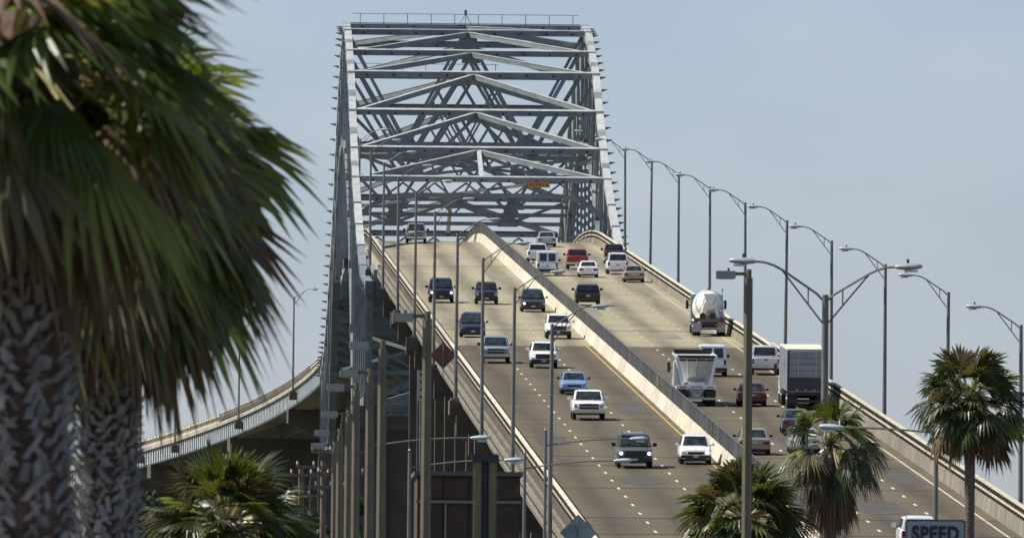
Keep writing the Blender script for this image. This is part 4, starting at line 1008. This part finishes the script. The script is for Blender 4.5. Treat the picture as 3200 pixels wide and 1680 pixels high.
c = ax0.lerp(ax1, 0.79); ring = [c + ux * (1.0 * math.cos(2*math.pi*k/28)) + uz * (1.0 * math.sin(2*math.pi*k/28)) for k in range(29)]
MB().tube(ring, 0.022, 5, False).build('drum_stripe', mat('drum_stripe', (0.3, 0.12, 0.1), 0.5), drum, fix=False)
cc = ax0.lerp(ax1, 0.66) + uz * 1.14
m = MB(); nrm = (d_ * 0.62 + uz * 0.78).normalized(); tx = ux; ty = nrm.cross(tx)
def emb(x0, x1, y0, y1):
    o = cc + nrm * 0.06; m.hexa([o + tx*x0 + ty*y0, o + tx*x1 + ty*y0, o + tx*x1 + ty*y1, o + tx*x0 + ty*y1], [p + nrm*0.03 for p in (o + tx*x0 + ty*y0, o + tx*x1 + ty*y0, o + tx*x1 + ty*y1, o + tx*x0 + ty*y1)])
emb(-0.16, 0.16, -0.02, 0.12); emb(-0.06, 0.06, 0.10, 0.42); emb(-0.1, 0.1, -0.1, 0.0)
m.build('emblem', mat('emblem_brown', (0.09, 0.05, 0.05), 0.6), drum)
m = MB(); m.loft([[(-0.5, b - 0.5, 3.05), (0.5, b - 0.5, 3.05), (0.45, b + 0.15, 3.15), (-0.45, b + 0.15, 3.15)], [(-0.25, b - 0.3, 2.4), (0.25, b - 0.3, 2.4), (0.2, b, 2.35), (-0.2, b, 2.35)]]); m.build('hopper', TRUCKW, mx_)
for s in (-1, 1):
    m = MB(); m.beam((s * 0.75, b - 0.7, 1.0), (s * 0.35, b - 0.35, 2.6), 0.12, 0.16); m.build('drum_stand', TRUCKW, mx_)
    m = MB(); xa, xb = sorted((s * 0.55, s * 1.24)); m.hexa([(xa, b - 3.6, 1.12), (xb, b - 3.6, 1.12), (xb, b - 0.75, 1.12), (xa, b - 0.75, 1.12)], [(xa, b - 3.4, 1.22), (xb, b - 3.4, 1.22), (xb, b - 0.95, 1.22), (xa, b - 0.95, 1.22)]); m.build('fender', TRUCKW, mx_)
    bx(mx_, 'mud_flap', min(s*0.58, s*1.2), max(s*0.58, s*1.2), b - 0.72, b - 0.69, 0.3, 1.0, mat('mud_flap_grey', (0.42, 0.42, 0.4), 0.6))
    bx(mx_, 'tail_light', min(s*0.75, s*1.05), max(s*0.75, s*1.05), b - 0.28, b - 0.24, 1.12, 1.28, TAIL)
    MB().tube([(s * 0.35 + 0.15, b - 0.26, 1.5), (s * 0.35 + 0.15, b - 0.2, 1.5)], 0.24, 14).build('drum_roller', DARK, mx_)
bx(mx_, 'rear_frame', -1.15, 1.15, b - 0.42, b - 0.29, 1.05, 1.36, mat('frame_red_grey', (0.2, 0.14, 0.14), 0.6)); bx(mx_, 'rear_step', -0.9, 0.9, b - 0.3, b - 0.1, 0.55, 0.65, TGREY)
m = MB(); m.beam((-0.85, b - 0.9, 1.9), (-1.15, f + 4.4, 1.4), 0.3, 0.14); m.build('chute', TRUCKW, mx_)
MB().tube([(-0.95, b - 0.9, 1.3), (-0.95, b - 0.9, 3.35)], 0.025, 5).build('warning_lamp_post', CHROME, mx_)
MB().tube([(-0.95, b - 0.9, 3.3), (-0.95, b - 0.9, 3.5)], 0.08, 8).build('warning_lamp', HEADOFF, mx_)
# semi with box trailer
bt = truck_root('box_trailer_truck', 2030*D, 1031*D, 15.5, 'long white box trailer with cream roof in the right lane'); f, b = -7.75, 7.75
tractor_cab(bt, f, TRUCKW, 2.7)
axles(bt, (f + 1.0,), 0.5, 1.2, False); axles(bt, (f + 4.0, f + 5.3), 0.5, 1.22); axles(bt, (b - 2.6, b - 1.3), 0.5, 1.22)
bx(bt, 'chassis', -0.45, 0.45, f + 0.8, f + 6, 0.75, 1.0, DARK)
bxm = bx(bt, 'box_body', -1.24, 1.24, f + 3.6, b, 1.12, 3.75, mat('box_white', (0.5, 0.52, 0.52), 0.45, 0, 0.06, 0.6, dirt=((0.4, 0.42, 0.42), 0.5, 0.8)), 0.02)
bx(bt, 'roof', -1.25, 1.25, f + 3.58, b + 0.01, 3.752, 3.79, mat('cream_roof', (0.72, 0.68, 0.48), 0.5))
bx(bt, 'rear_door', -1.1, 1.1, b + 0.005, b + 0.03, 2.02, 3.62, mat('door_grey', (0.28, 0.29, 0.28), 0.5, 0, 0.08, 1.0)); bx(bt, 'lift_gate', -1.14, 1.14, b + 0.005, b + 0.1, 1.18, 2.0, mat('gate_dark', (0.04, 0.045, 0.05), 0.5))
for s in (-1, 1): bx(bt, 'door_post', min(s*1.11, s*1.25), max(s*1.11, s*1.25), b + 0.004, b + 0.04, 1.14, 3.7, mat('post_dark', (0.06, 0.065, 0.07), 0.5))
bx(bt, 'bumper', -1.1, 1.1, b - 0.25, b - 0.1, 0.45, 0.6, DARK)
bx(bt, 'skirt_frame', -1.0, 1.0, b - 3.6, b - 0.1, 0.9, 1.12, DARK)
LOGO = mat('faded_blue_print', (0.17, 0.22, 0.33), 0.5, 0, 0.2, 4)
m = MB(); pts = [(0.65, 2.88), (0.5, 2.95), (0.2, 2.92), (0.0, 2.97), (-0.35, 2.93), (-0.62, 2.95), (-0.66, 2.87), (-0.3, 2.84), (0.05, 2.86), (0.35, 2.82)]
m.prism(pts, b + 0.031, b + 0.036); m.build('rear_logo', LOGO, bt)
m = MB(); pp = [(b - 5.5, 2.2), (b - 3.2, 2.3), (b - 1.6, 2.7), (b - 2.2, 3.25), (b - 4.0, 3.1), (b - 5.2, 2.9)]; m.loft([[(1.241, y, z) for y, z in pp], [(1.247, y, z) for y, z in pp]]); m.build('side_logo', LOGO, bt)
yy = f + 4.0
while yy < b - 0.2:
    bx(bt, 'side_rib', 1.24, 1.262, yy, yy + 0.05, 1.16, 3.7, mat('rib_grey', (0.5, 0.52, 0.52), 0.45)); yy += 0.62
for zz in (2.42, 2.82, 3.22): bx(bt, 'door_seam', -1.1, 1.1, b + 0.028, b + 0.034, zz, zz + 0.025, DARK)
for i in range(8): bx(bt, 'reflector', -1.05 + i * 0.27, -0.93 + i * 0.27, b + 0.1, b + 0.106, 1.22, 1.28, TAIL if i % 2 else PLATE)
for x in (-0.55, 0.55): bx(bt, 'door_bar', x - 0.02, x + 0.02, b + 0.034, b + 0.06, 2.05, 3.6, CHROME)
for s in (-1, 1): bx(bt, 'tail_light', min(s*0.8, s*1.05), max(s*0.8, s*1.05), b - 0.1, b - 0.06, 0.95, 1.08, TAIL)
for s in (-1, 1): bx(bt, 'mud_flap', min(s*0.58, s*1.2), max(s*0.58, s*1.2), b - 0.6, b - 0.57, 0.25, 0.95, DARK)
# bottom-dump semi
dt = truck_root('dump_truck', 1752*D, 1022*D, 11.5, 'white dump trailer with open tapered tub beside the fence'); f, b = -5.75, 5.75
tractor_cab(dt, f, TRUCKW, 2.6); axles(dt, (f + 1.0,), 0.5, 1.2, False); axles(dt, (f + 3.6, f + 4.9, b - 2.3, b - 1.0), 0.5, 1.22)
bx(dt, 'chassis', -0.45, 0.45, f + 0.8, b - 0.2, 0.8, 1.05, DARK)
TUB = mat('tub_white', (0.66, 0.68, 0.60), 0.5, 0, 0.08, 1, dirt=((0.42, 0.42, 0.32), 0.5, 1.5))
m = MB(); t0, t1, zt, zb_ = f + 3.3, b - 0.35, 3.05, 1.45
m.hexa([(-0.72, t0 + 1.2, zb_), (0.72, t0 + 1.2, zb_), (0.72, t1 - 1.4, zb_), (-0.72, t1 - 1.4, zb_)], [(-1.24, t0, zt), (1.24, t0, zt), (1.24, t1, zt), (-1.24, t1, zt)])
m.f = [fc for i, fc in enumerate(m.f) if i != 1]     # open top
tub = m.build('tub', TUB, dt)
so = tub.modifiers.new('wall', 'SOLIDIFY'); so.thickness = 0.06; so.offset = -1
for z0, z1, e, mm in ((zt - 0.02, zt + 0.12, 0.03, TRUCKW),):
    for a in (-1, 1): bx(dt, 'top_rail', min(a*1.2, a*1.3), max(a*1.2, a*1.3), t0, t1 + 0.02, z0, z1, mm)
bx(dt, 'front_board', -1.18, 1.18, t0 - 0.04, t0 + 0.02, zt - 0.1, zt + 0.3, mat('board_dark', (0.05, 0.03, 0.03), 0.7))
bx(dt, 'tarp_roll', -1.18, 1.18, t0 + 0.1, t1 - 0.1, zt - 0.22, zt - 0.1, mat('load_dark', (0.05, 0.035, 0.03), 0.9))
bx(dt, 'rear_header', -1.18, 1.18, t1 + 0.0, t1 + 0.06, zt - 0.05, zt + 0.14, mat('header_dark', (0.05, 0.04, 0.04), 0.7))
for s in (-1, 1):
    m = MB(); m.beam((s * 1.22, t1 + 0.05, zt), (s * 0.86, b - 0.3, 1.35), 0.16, 0.2); m.build('rear_post', TRUCKW, dt)
    m = MB(); xa, xb = sorted((s * 0.55, s * 1.26)); m.hexa([(xa, b - 3.2, 1.1), (xb, b - 3.2, 1.1), (xb, b - 0.2, 1.1), (xa, b - 0.2, 1.1)], [(xa, b - 3.0, 1.2), (xb, b - 3.0, 1.2), (xb, b - 0.4, 1.2), (xa, b - 0.4, 1.2)]); m.build('fender', TRUCKW, dt)
    bx(dt, 'mud_flap', min(s*0.58, s*1.22), max(s*0.58, s*1.22), b - 0.32, b - 0.28, 0.3, 0.98, DARK)
    for j in (0.72, 0.86, 1.0): MB().tube([(s * j, b + 0.02, 1.2), (s * j, b + 0.06, 1.2)], 0.05, 8).build('tail_light', TAIL, dt)
for x in (-0.45, 0.0, 0.45):
    m = MB(); m.beam((x * 1.35, t1 - 0.0, zt - 0.12), (x, t1 - 1.36, zb_ + 0.05), 0.05, 0.05); m.build('tub_rib', TRUCKW, dt)
MB().tube([(0.4, b + 0.0, 0.95), (0.45, b + 0.12, 0.8), (0.3, b + 0.02, 0.62)], 0.03, 6).build('hose', DARK, dt)
MB().tube([(-0.4, b + 0.0, 0.95), (-0.42, b + 0.12, 0.8), (-0.3, b + 0.02, 0.62)], 0.03, 6).build('hose', DARK, dt)
bx(dt, 'licence_plate', -0.16, 0.16, b - 0.05, b - 0.03, 0.62, 0.76, PLATE)
bx(dt, 'rear_beam', -1.25, 1.25, b - 0.15, b + 0.02, 1.08, 1.32, TRUCKW, 0.02); bx(dt, 'air_tank', -0.62, 0.62, b - 0.7, b - 0.35, 1.55, 1.8, TGREY, 0.1); bx(dt, 'hose_box', -0.5, 0.5, b - 0.4, b - 0.16, 1.33, 1.5, TRUCKW)
m = MB(); m.prism([(-0.55, 1.06), (0.55, 1.06), (0.35, 0.8), (0.5, 0.5), (-0.5, 0.5), (-0.35, 0.8)], b - 0.1, b - 0.05); m.build('hitch_plate', TGREY, dt)
bx(dt, 'bumper', -1.2, 1.2, b - 0.2, b - 0.06, 0.42, 0.55, CHROME)
m = MB()
for i in range(5): x = -0.3 + i * 0.15; m.box(x - 0.045, x + 0.045, b + 0.021, b + 0.026, 1.17, 1.25)
tag(m.build('worn_lettering', DARK, dt, fix=False), kind='stuff')
# ------------------------------------------------------------------ palms
def frond_mesh(O, d, pet, blade, nseg, spread, droop, wind, rg, fold=0.3, mats=()):
    O = Vector(O); d = Vector(d).normalized(); up = Vector((0, 0, 1))
    if abs(d.z) > 0.97: up = Vector((rg.uniform(-1, 1), rg.uniform(-1, 1), 0.2)).normalized()
    V, Fc, MI = [], [], []
    sag = Vector((0, 0, -0.28)) * (1 - 0.5 * abs(d.z)) + wind * 0.35
    pts = [O + d * (pet * t) + sag * (pet * t * t) for t in (0, 0.35, 0.7, 1.0)]
    hast = pts[-1]; f = (pts[-1] - pts[-2]).normalized()
    s = f.cross(up).normalized(); roll = rg.uniform(-0.8, 0.8); n = s.cross(f)
    s, n = s * math.cos(roll) + n * math.sin(roll), n * math.cos(roll) - s * math.sin(roll)
    w0 = 0.02 + 0.02 * blade
    for i, p in enumerate(pts):
        w = w0 * (1 - 0.45 * i / 3); V += [p - s * w, p + n * (w * 0.7), p + s * w, p - n * (w * 0.4)]
    for i in range(3):
        for k in range(4):
            j = (k + 1) % 4; Fc.append((i*4+k, i*4+j, i*4+4+j, i*4+4+k)); MI.append(1)
    T = (0.03, 0.32, 0.66, 0.84, 1.0); half = spread / nseg
    for i in range(nseg):
        a = -spread + 2 * spread * (i + 0.5) / nseg + rg.uniform(-0.02, 0.02)
        dr = (f * math.cos(a) + s * math.sin(a) - n * (0.3 * abs(math.sin(a)))).normalized()
        sd = (-f * math.sin(a) + s * math.cos(a)).normalized(); nn = sd.cross(dr)
        l = blade * (0.62 + 0.38 * math.cos(a * 0.55)) * rg.uniform(0.82, 1.1)
        g = Vector((0, 0, -1)) * droop + wind; gt = (Vector((0, 0, -1)) * droop * 2.4 + wind * 1.6) * rg.uniform(0.5, 1.6)
        br = rg.random() < 0.08      # a few snapped tips
        b0 = len(V)
        for t in T:
            te = max(0.0, t - 0.45)
            p = hast + dr * (l * t) + g * (l * t * t * 0.55) + gt * (l * te ** 1.5)
            if br and t > 0.7: p = p + Vector((0, 0, -1)) * (l * 0.28 * (t - 0.5))
            w = half * blade * (t if t < 0.7 else 0.66 * (1.0 - t) / 0.32 + 0.012) * 0.98
            V += [p - sd * w, p + nn * (w * fold * 2), p + sd * w]
        for q in range(4):
            for k in range(2): Fc.append((b0+q*3+k, b0+q*3+k+1, b0+q*3+3+k+1, b0+q*3+3+k)); MI.append(0)
    me = bpy.data.meshes.new('frond'); me.from_pydata([tuple(v) for v in V], [], Fc)
    for m_ in mats: me.materials.append(m_)
    me.polygons.foreach_set('material_index', MI)
    return me
LEAF = leafmat('palm_leaf', (0.04, 0.055, 0.016), (0.14, 0.16, 0.02), 0.3, 0.38)
LEAF2 = leafmat('palm_leaf_near', (0.055, 0.09, 0.022), (0.24, 0.34, 0.035), 0.45, 0.3)
LEAF3 = leafmat('palm_leaf_sunny', (0.13, 0.15, 0.03), (0.42, 0.46, 0.06), 0.45, 0.3)  # yellowing fronds, brightened to carry sunlit highlights in the colour
LEAF4 = leafmat('palm_leaf_ageing', (0.10, 0.085, 0.035), (0.16, 0.12, 0.04), 0.3, 0.6)
DEAD = leafmat('dead_palm_leaf', (0.17, 0.115, 0.065), (0.26, 0.15, 0.06), 0.25, 0.8)
PET = mat('palm_petiole', (0.4, 0.36, 0.17), 0.35, 0, 0.25, 4); PETD = mat('dead_petiole', (0.28, 0.2, 0.12), 0.8, 0, 0.2, 4)
BARK = mat('palm_bark', (0.15, 0.11, 0.085), 0.95, 0, 0.35, 5, 0.6, streak=(2, 2, 5)); BOOT = leafmat('palm_boot', (0.32, 0.305, 0.285), (0.1, 0.1, 0.1), 0.05, 0.9, 0.1)
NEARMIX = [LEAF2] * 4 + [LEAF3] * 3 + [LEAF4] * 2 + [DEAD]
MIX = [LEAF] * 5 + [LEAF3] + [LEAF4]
FIBRE = mat('palm_fibre', (0.10, 0.06, 0.04), 0.95, 0, 0.4, 8, 0.6)
def palm(X, Y, Z, tr_r, label, n_live, n_dead, pet, blade, nseg, seed, wind=(0, 0, 0), leaf=None, el=(80, -35), boots=False, droop=0.35, spread=1.95, flare=1.25, dead_el=(-50, -84), dead_len=1.0, name='fan_palm', side=None):
    rg = random.Random(seed); root = thing(name, (X, Y, 0), label, 'palm tree', 'fan palms')
    wind = Vector(wind); leaf = leaf or [LEAF]
    hz = Z - 0.35
    lean = rg.uniform(-0.2, 0.2)
    tp = []; rr = []
    for i in range(13):
        t = i / 12; tp.append((lean * (t * t - t), 0, hz * t - (0.2 if i == 0 else 0))); rr.append(tr_r * (flare if i == 0 else 1.0) * rg.uniform(0.95, 1.05))
    rr[-1] *= 0.8
    MB().tube(tp, rr, 16).build('trunk', BARK if not boots else FIBRE, root, smooth=60)
    m = MB(); rings = []
    for zz, r_ in ((-0.55, 1.0), (-0.3, 1.25), (0.0, 1.1), (0.2, 0.6), (0.35, 0.15)):
        rings.append([(tr_r * r_ * math.cos(2*math.pi*k/14), tr_r * r_ * math.sin(2*math.pi*k/14), Z + zz) for k in range(14)])
    m.loft(rings); m.build('crown_heart', FIBRE, root, smooth=60)
    if boots:
        m = MB(); z = max(0.3, Z - 5.2); row = 0
        while z < Z - 0.25:
            nn = 21
            for k in range(nn):
                a = 2 * math.pi * (k + 0.5 * (row % 2)) / nn + rg.uniform(-0.06, 0.06); c, s = math.cos(a), math.sin(a)
                r0 = tr_r * 0.94; sl = rg.uniform(0.1, 1.1) * (1 if (row + k) % 2 else -1)
                tx, ty = -s, c; L_ = rg.uniform(0.04, 0.17); w = rg.uniform(0.012, 0.045); pr = rg.uniform(0.0, 0.13)
                p0 = Vector((c * r0, s * r0, z - L_ * 0.5)); p1 = Vector((c * (r0 + pr) + tx * sl * 0.12, s * (r0 + pr) + ty * sl * 0.12, z + L_ * 0.5))
                side_ = Vector((tx, ty, 0)) * w; o = Vector((c, s, 0)) * 0.03
                m.hexa([p0 - side_, p0 + side_, p0 + side_ + o, p0 - side_ + o], [p1 - side_ * 0.7, p1 + side_ * 0.7, p1 + side_ * 0.7 + o, p1 - side_ * 0.7 + o])
            z += 0.075; row += 1
        tag(m.build('leaf_bases', BOOT, root, fix=False), kind='stuff')
    for i in range(n_live):
        t = (i + 0.5) / n_live; az = i * 2.39996 + rg.uniform(-0.5, 0.5)
        e = R(el[0] + (el[1] - el[0]) * t ** 0.85 + rg.uniform(-17, 17))
        d = Vector((math.cos(az) * math.cos(e), math.sin(az) * math.cos(e), math.sin(e))) + wind * 0.5
        k = rg.uniform(0.82, 1.12)
        me = frond_mesh((math.cos(az) * tr_r * 0.5, math.sin(az) * tr_r * 0.5, Z + 0.1 * math.sin(e)), d, pet * k, blade * k, nseg, spread * rg.uniform(0.85, 1.1), droop * (0.7 + 0.8 * t), wind, rg, mats=(rg.choice(leaf), PET))
        link('frond', me, root)
    for i in range(n_dead):
        az = i * 2.39996 + rg.uniform(-0.4, 0.4); e = R(rg.uniform(*sorted(dead_el)))
        d = Vector((math.cos(az) * math.cos(e), math.sin(az) * math.cos(e), math.sin(e))); k = rg.uniform(0.7, 1.1) * dead_len
        me = frond_mesh((math.cos(az) * tr_r * 0.9, math.sin(az) * tr_r * 0.9, Z - 0.15 - rg.uniform(0, 0.25)), d, pet * 0.8 * k, blade * 0.9 * k, max(12, nseg // 2), rg.uniform(0.5, 1.0), 0.5, wind * 0.6, rg, fold=0.6, mats=(DEAD, PETD))
        link('dead_frond', me, root)
    return root
X, Z = at(55, 170, 119); palm(X, 119, Z, 0.40, 'huge blurred palm with grey latticed trunk at the left edge', 46, 26, 0.8, 0.84, 22, 3, wind=(0.16, 0, -0.02), leaf=NEARMIX, el=(78, -26), boots=True, droop=0.28, spread=1.9, dead_len=1.0, dead_el=(-50, -86))
X, Z = at(345, 530, 166); palm(X, 166, Z, 0.28, 'second latticed palm trunk just behind the huge blurred palm', 66, 26, 0.95, 0.96, 24, 8, wind=(0.15, 0, -0.02), leaf=NEARMIX, el=(82, -50), boots=True, droop=0.26, spread=1.9, dead_len=1.05)
X, Z = at(712, 1640, 321); palm(X, 321, Z, 0.2, 'bushy low palm at the bottom left below the curved viaduct', 76, 10, 0.9, 0.9, 24, 21, wind=(0.05, 0, 0), leaf=MIX, el=(80, -22), droop=0.1, spread=1.45)
X, Z = at(3035, 1250, 420); palm(X, 420, Z, 0.135, 'tall dark palm with bare trunk at the right edge', 80, 40, 0.9, 0.74, 20, 33, wind=(0.03, 0, 0), leaf=MIX, el=(72, -38), droop=0.16, spread=1.8, dead_el=(-12, -55), dead_len=0.9)
X, Z = at(2600, 1385, 455); palm(X, 455, Z, 0.13, 'shaggy palm with long brown skirt in front of the box trailer', 38, 38, 0.9, 0.84, 22, 47, wind=(0.03, 0, 0), leaf=MIX, el=(86, -42), droop=0.28, spread=1.45, dead_el=(-60, -88), dead_len=1.15)
X, Z = at(2325, 1625, 448); palm(X, 448, Z, 0.16, 'bushy dark palm behind the brown lamp pole', 90, 34, 1.15, 0.92, 20, 52, wind=(0.03, 0, 0), leaf=MIX, el=(82, -35), droop=0.16, spread=1.75, dead_el=(-15, -65))

# ------------------------------------------------------------------ dark trees behind the low palm, under the far viaduct
TLEAF = leafmat('oak_leaf', (0.03, 0.04, 0.022), (0.05, 0.07, 0.02), 0.2, 0.6)
def tree(X, Y, h, wd, seed, label):
    rg = random.Random(seed); t = thing('live_oak', (X, Y, 0), label, 'tree', 'dark trees left of the bridge')
    m = MB(); m.tube([(0, 0, -0.2), (0.1, 0, h * 0.2), (0.2, 0.1, h * 0.45), (0.1, 0, h * 0.7)], [0.5, 0.38, 0.28, 0.1], 9)
    for i in range(7):
        a = i * 2.4; r = wd * 0.6; z0 = h * (0.25 + 0.05 * i)
        m.tube([(0.15, 0, z0), (math.cos(a) * r * 0.5, math.sin(a) * r * 0.5, z0 + h * 0.14), (math.cos(a) * r, math.sin(a) * r, z0 + h * 0.2)], [0.18, 0.11, 0.04], 6)
    m.build('trunk', WOODP, t, smooth=60)
    V, Fc = [], []
    cl = []
    for i in range(46):
        while True:
            p = Vector((rg.uniform(-1, 1), rg.uniform(-1, 1), rg.uniform(-0.8, 1)))
            if 0.3 < p.length < 1: break
        cl.append((Vector((p.x * wd, p.y * wd, h * 0.62 + p.z * h * 0.36)), rg.uniform(0.12, 0.24) * wd))
    for c, r in cl:
        for j in range(95):
            u = Vector((rg.gauss(0, 1), rg.gauss(0, 1), rg.gauss(0, 1))).normalized() * r * rg.uniform(0.5, 1.05)
            p = c + u; a = Vector((rg.uniform(-1, 1), rg.uniform(-1, 1), rg.uniform(-1, 1))).normalized(); b = a.cross(u + Vector((0.01, 0, 0))).normalized()
            s = rg.uniform(0.12, 0.26); n = len(V); V += [tuple(p - a * s), tuple(p + b * s * 0.7), tuple(p + a * s), tuple(p - b * s * 0.7)]; Fc.append((n, n+1, n+2, n+3))
    me = bpy.data.meshes.new('crown'); me.from_pydata(V, [], Fc); me.materials.append(TLEAF); link('crown', me, t)
for i, (xs, ys, Y, wd, lab) in enumerate(((470, 1500, 900, 4.2, 'dark oak left of the low palm at the trunk of the big palm'), (620, 1560, 930, 4.6, 'dark oak directly behind the low bushy palm'), (800, 1545, 950, 4.0, 'dark oak right behind the low bushy palm'),
        (930, 1570, 980, 3.6, 'dark oak behind the wooden cross-arm poles'), (1040, 1520, 1010, 3.4, 'dark oak between the boxy-lamp poles and the bents'))):
    X, Z = at(xs, ys, Y); tree(X, Y, Z, wd, 60 + i, lab)
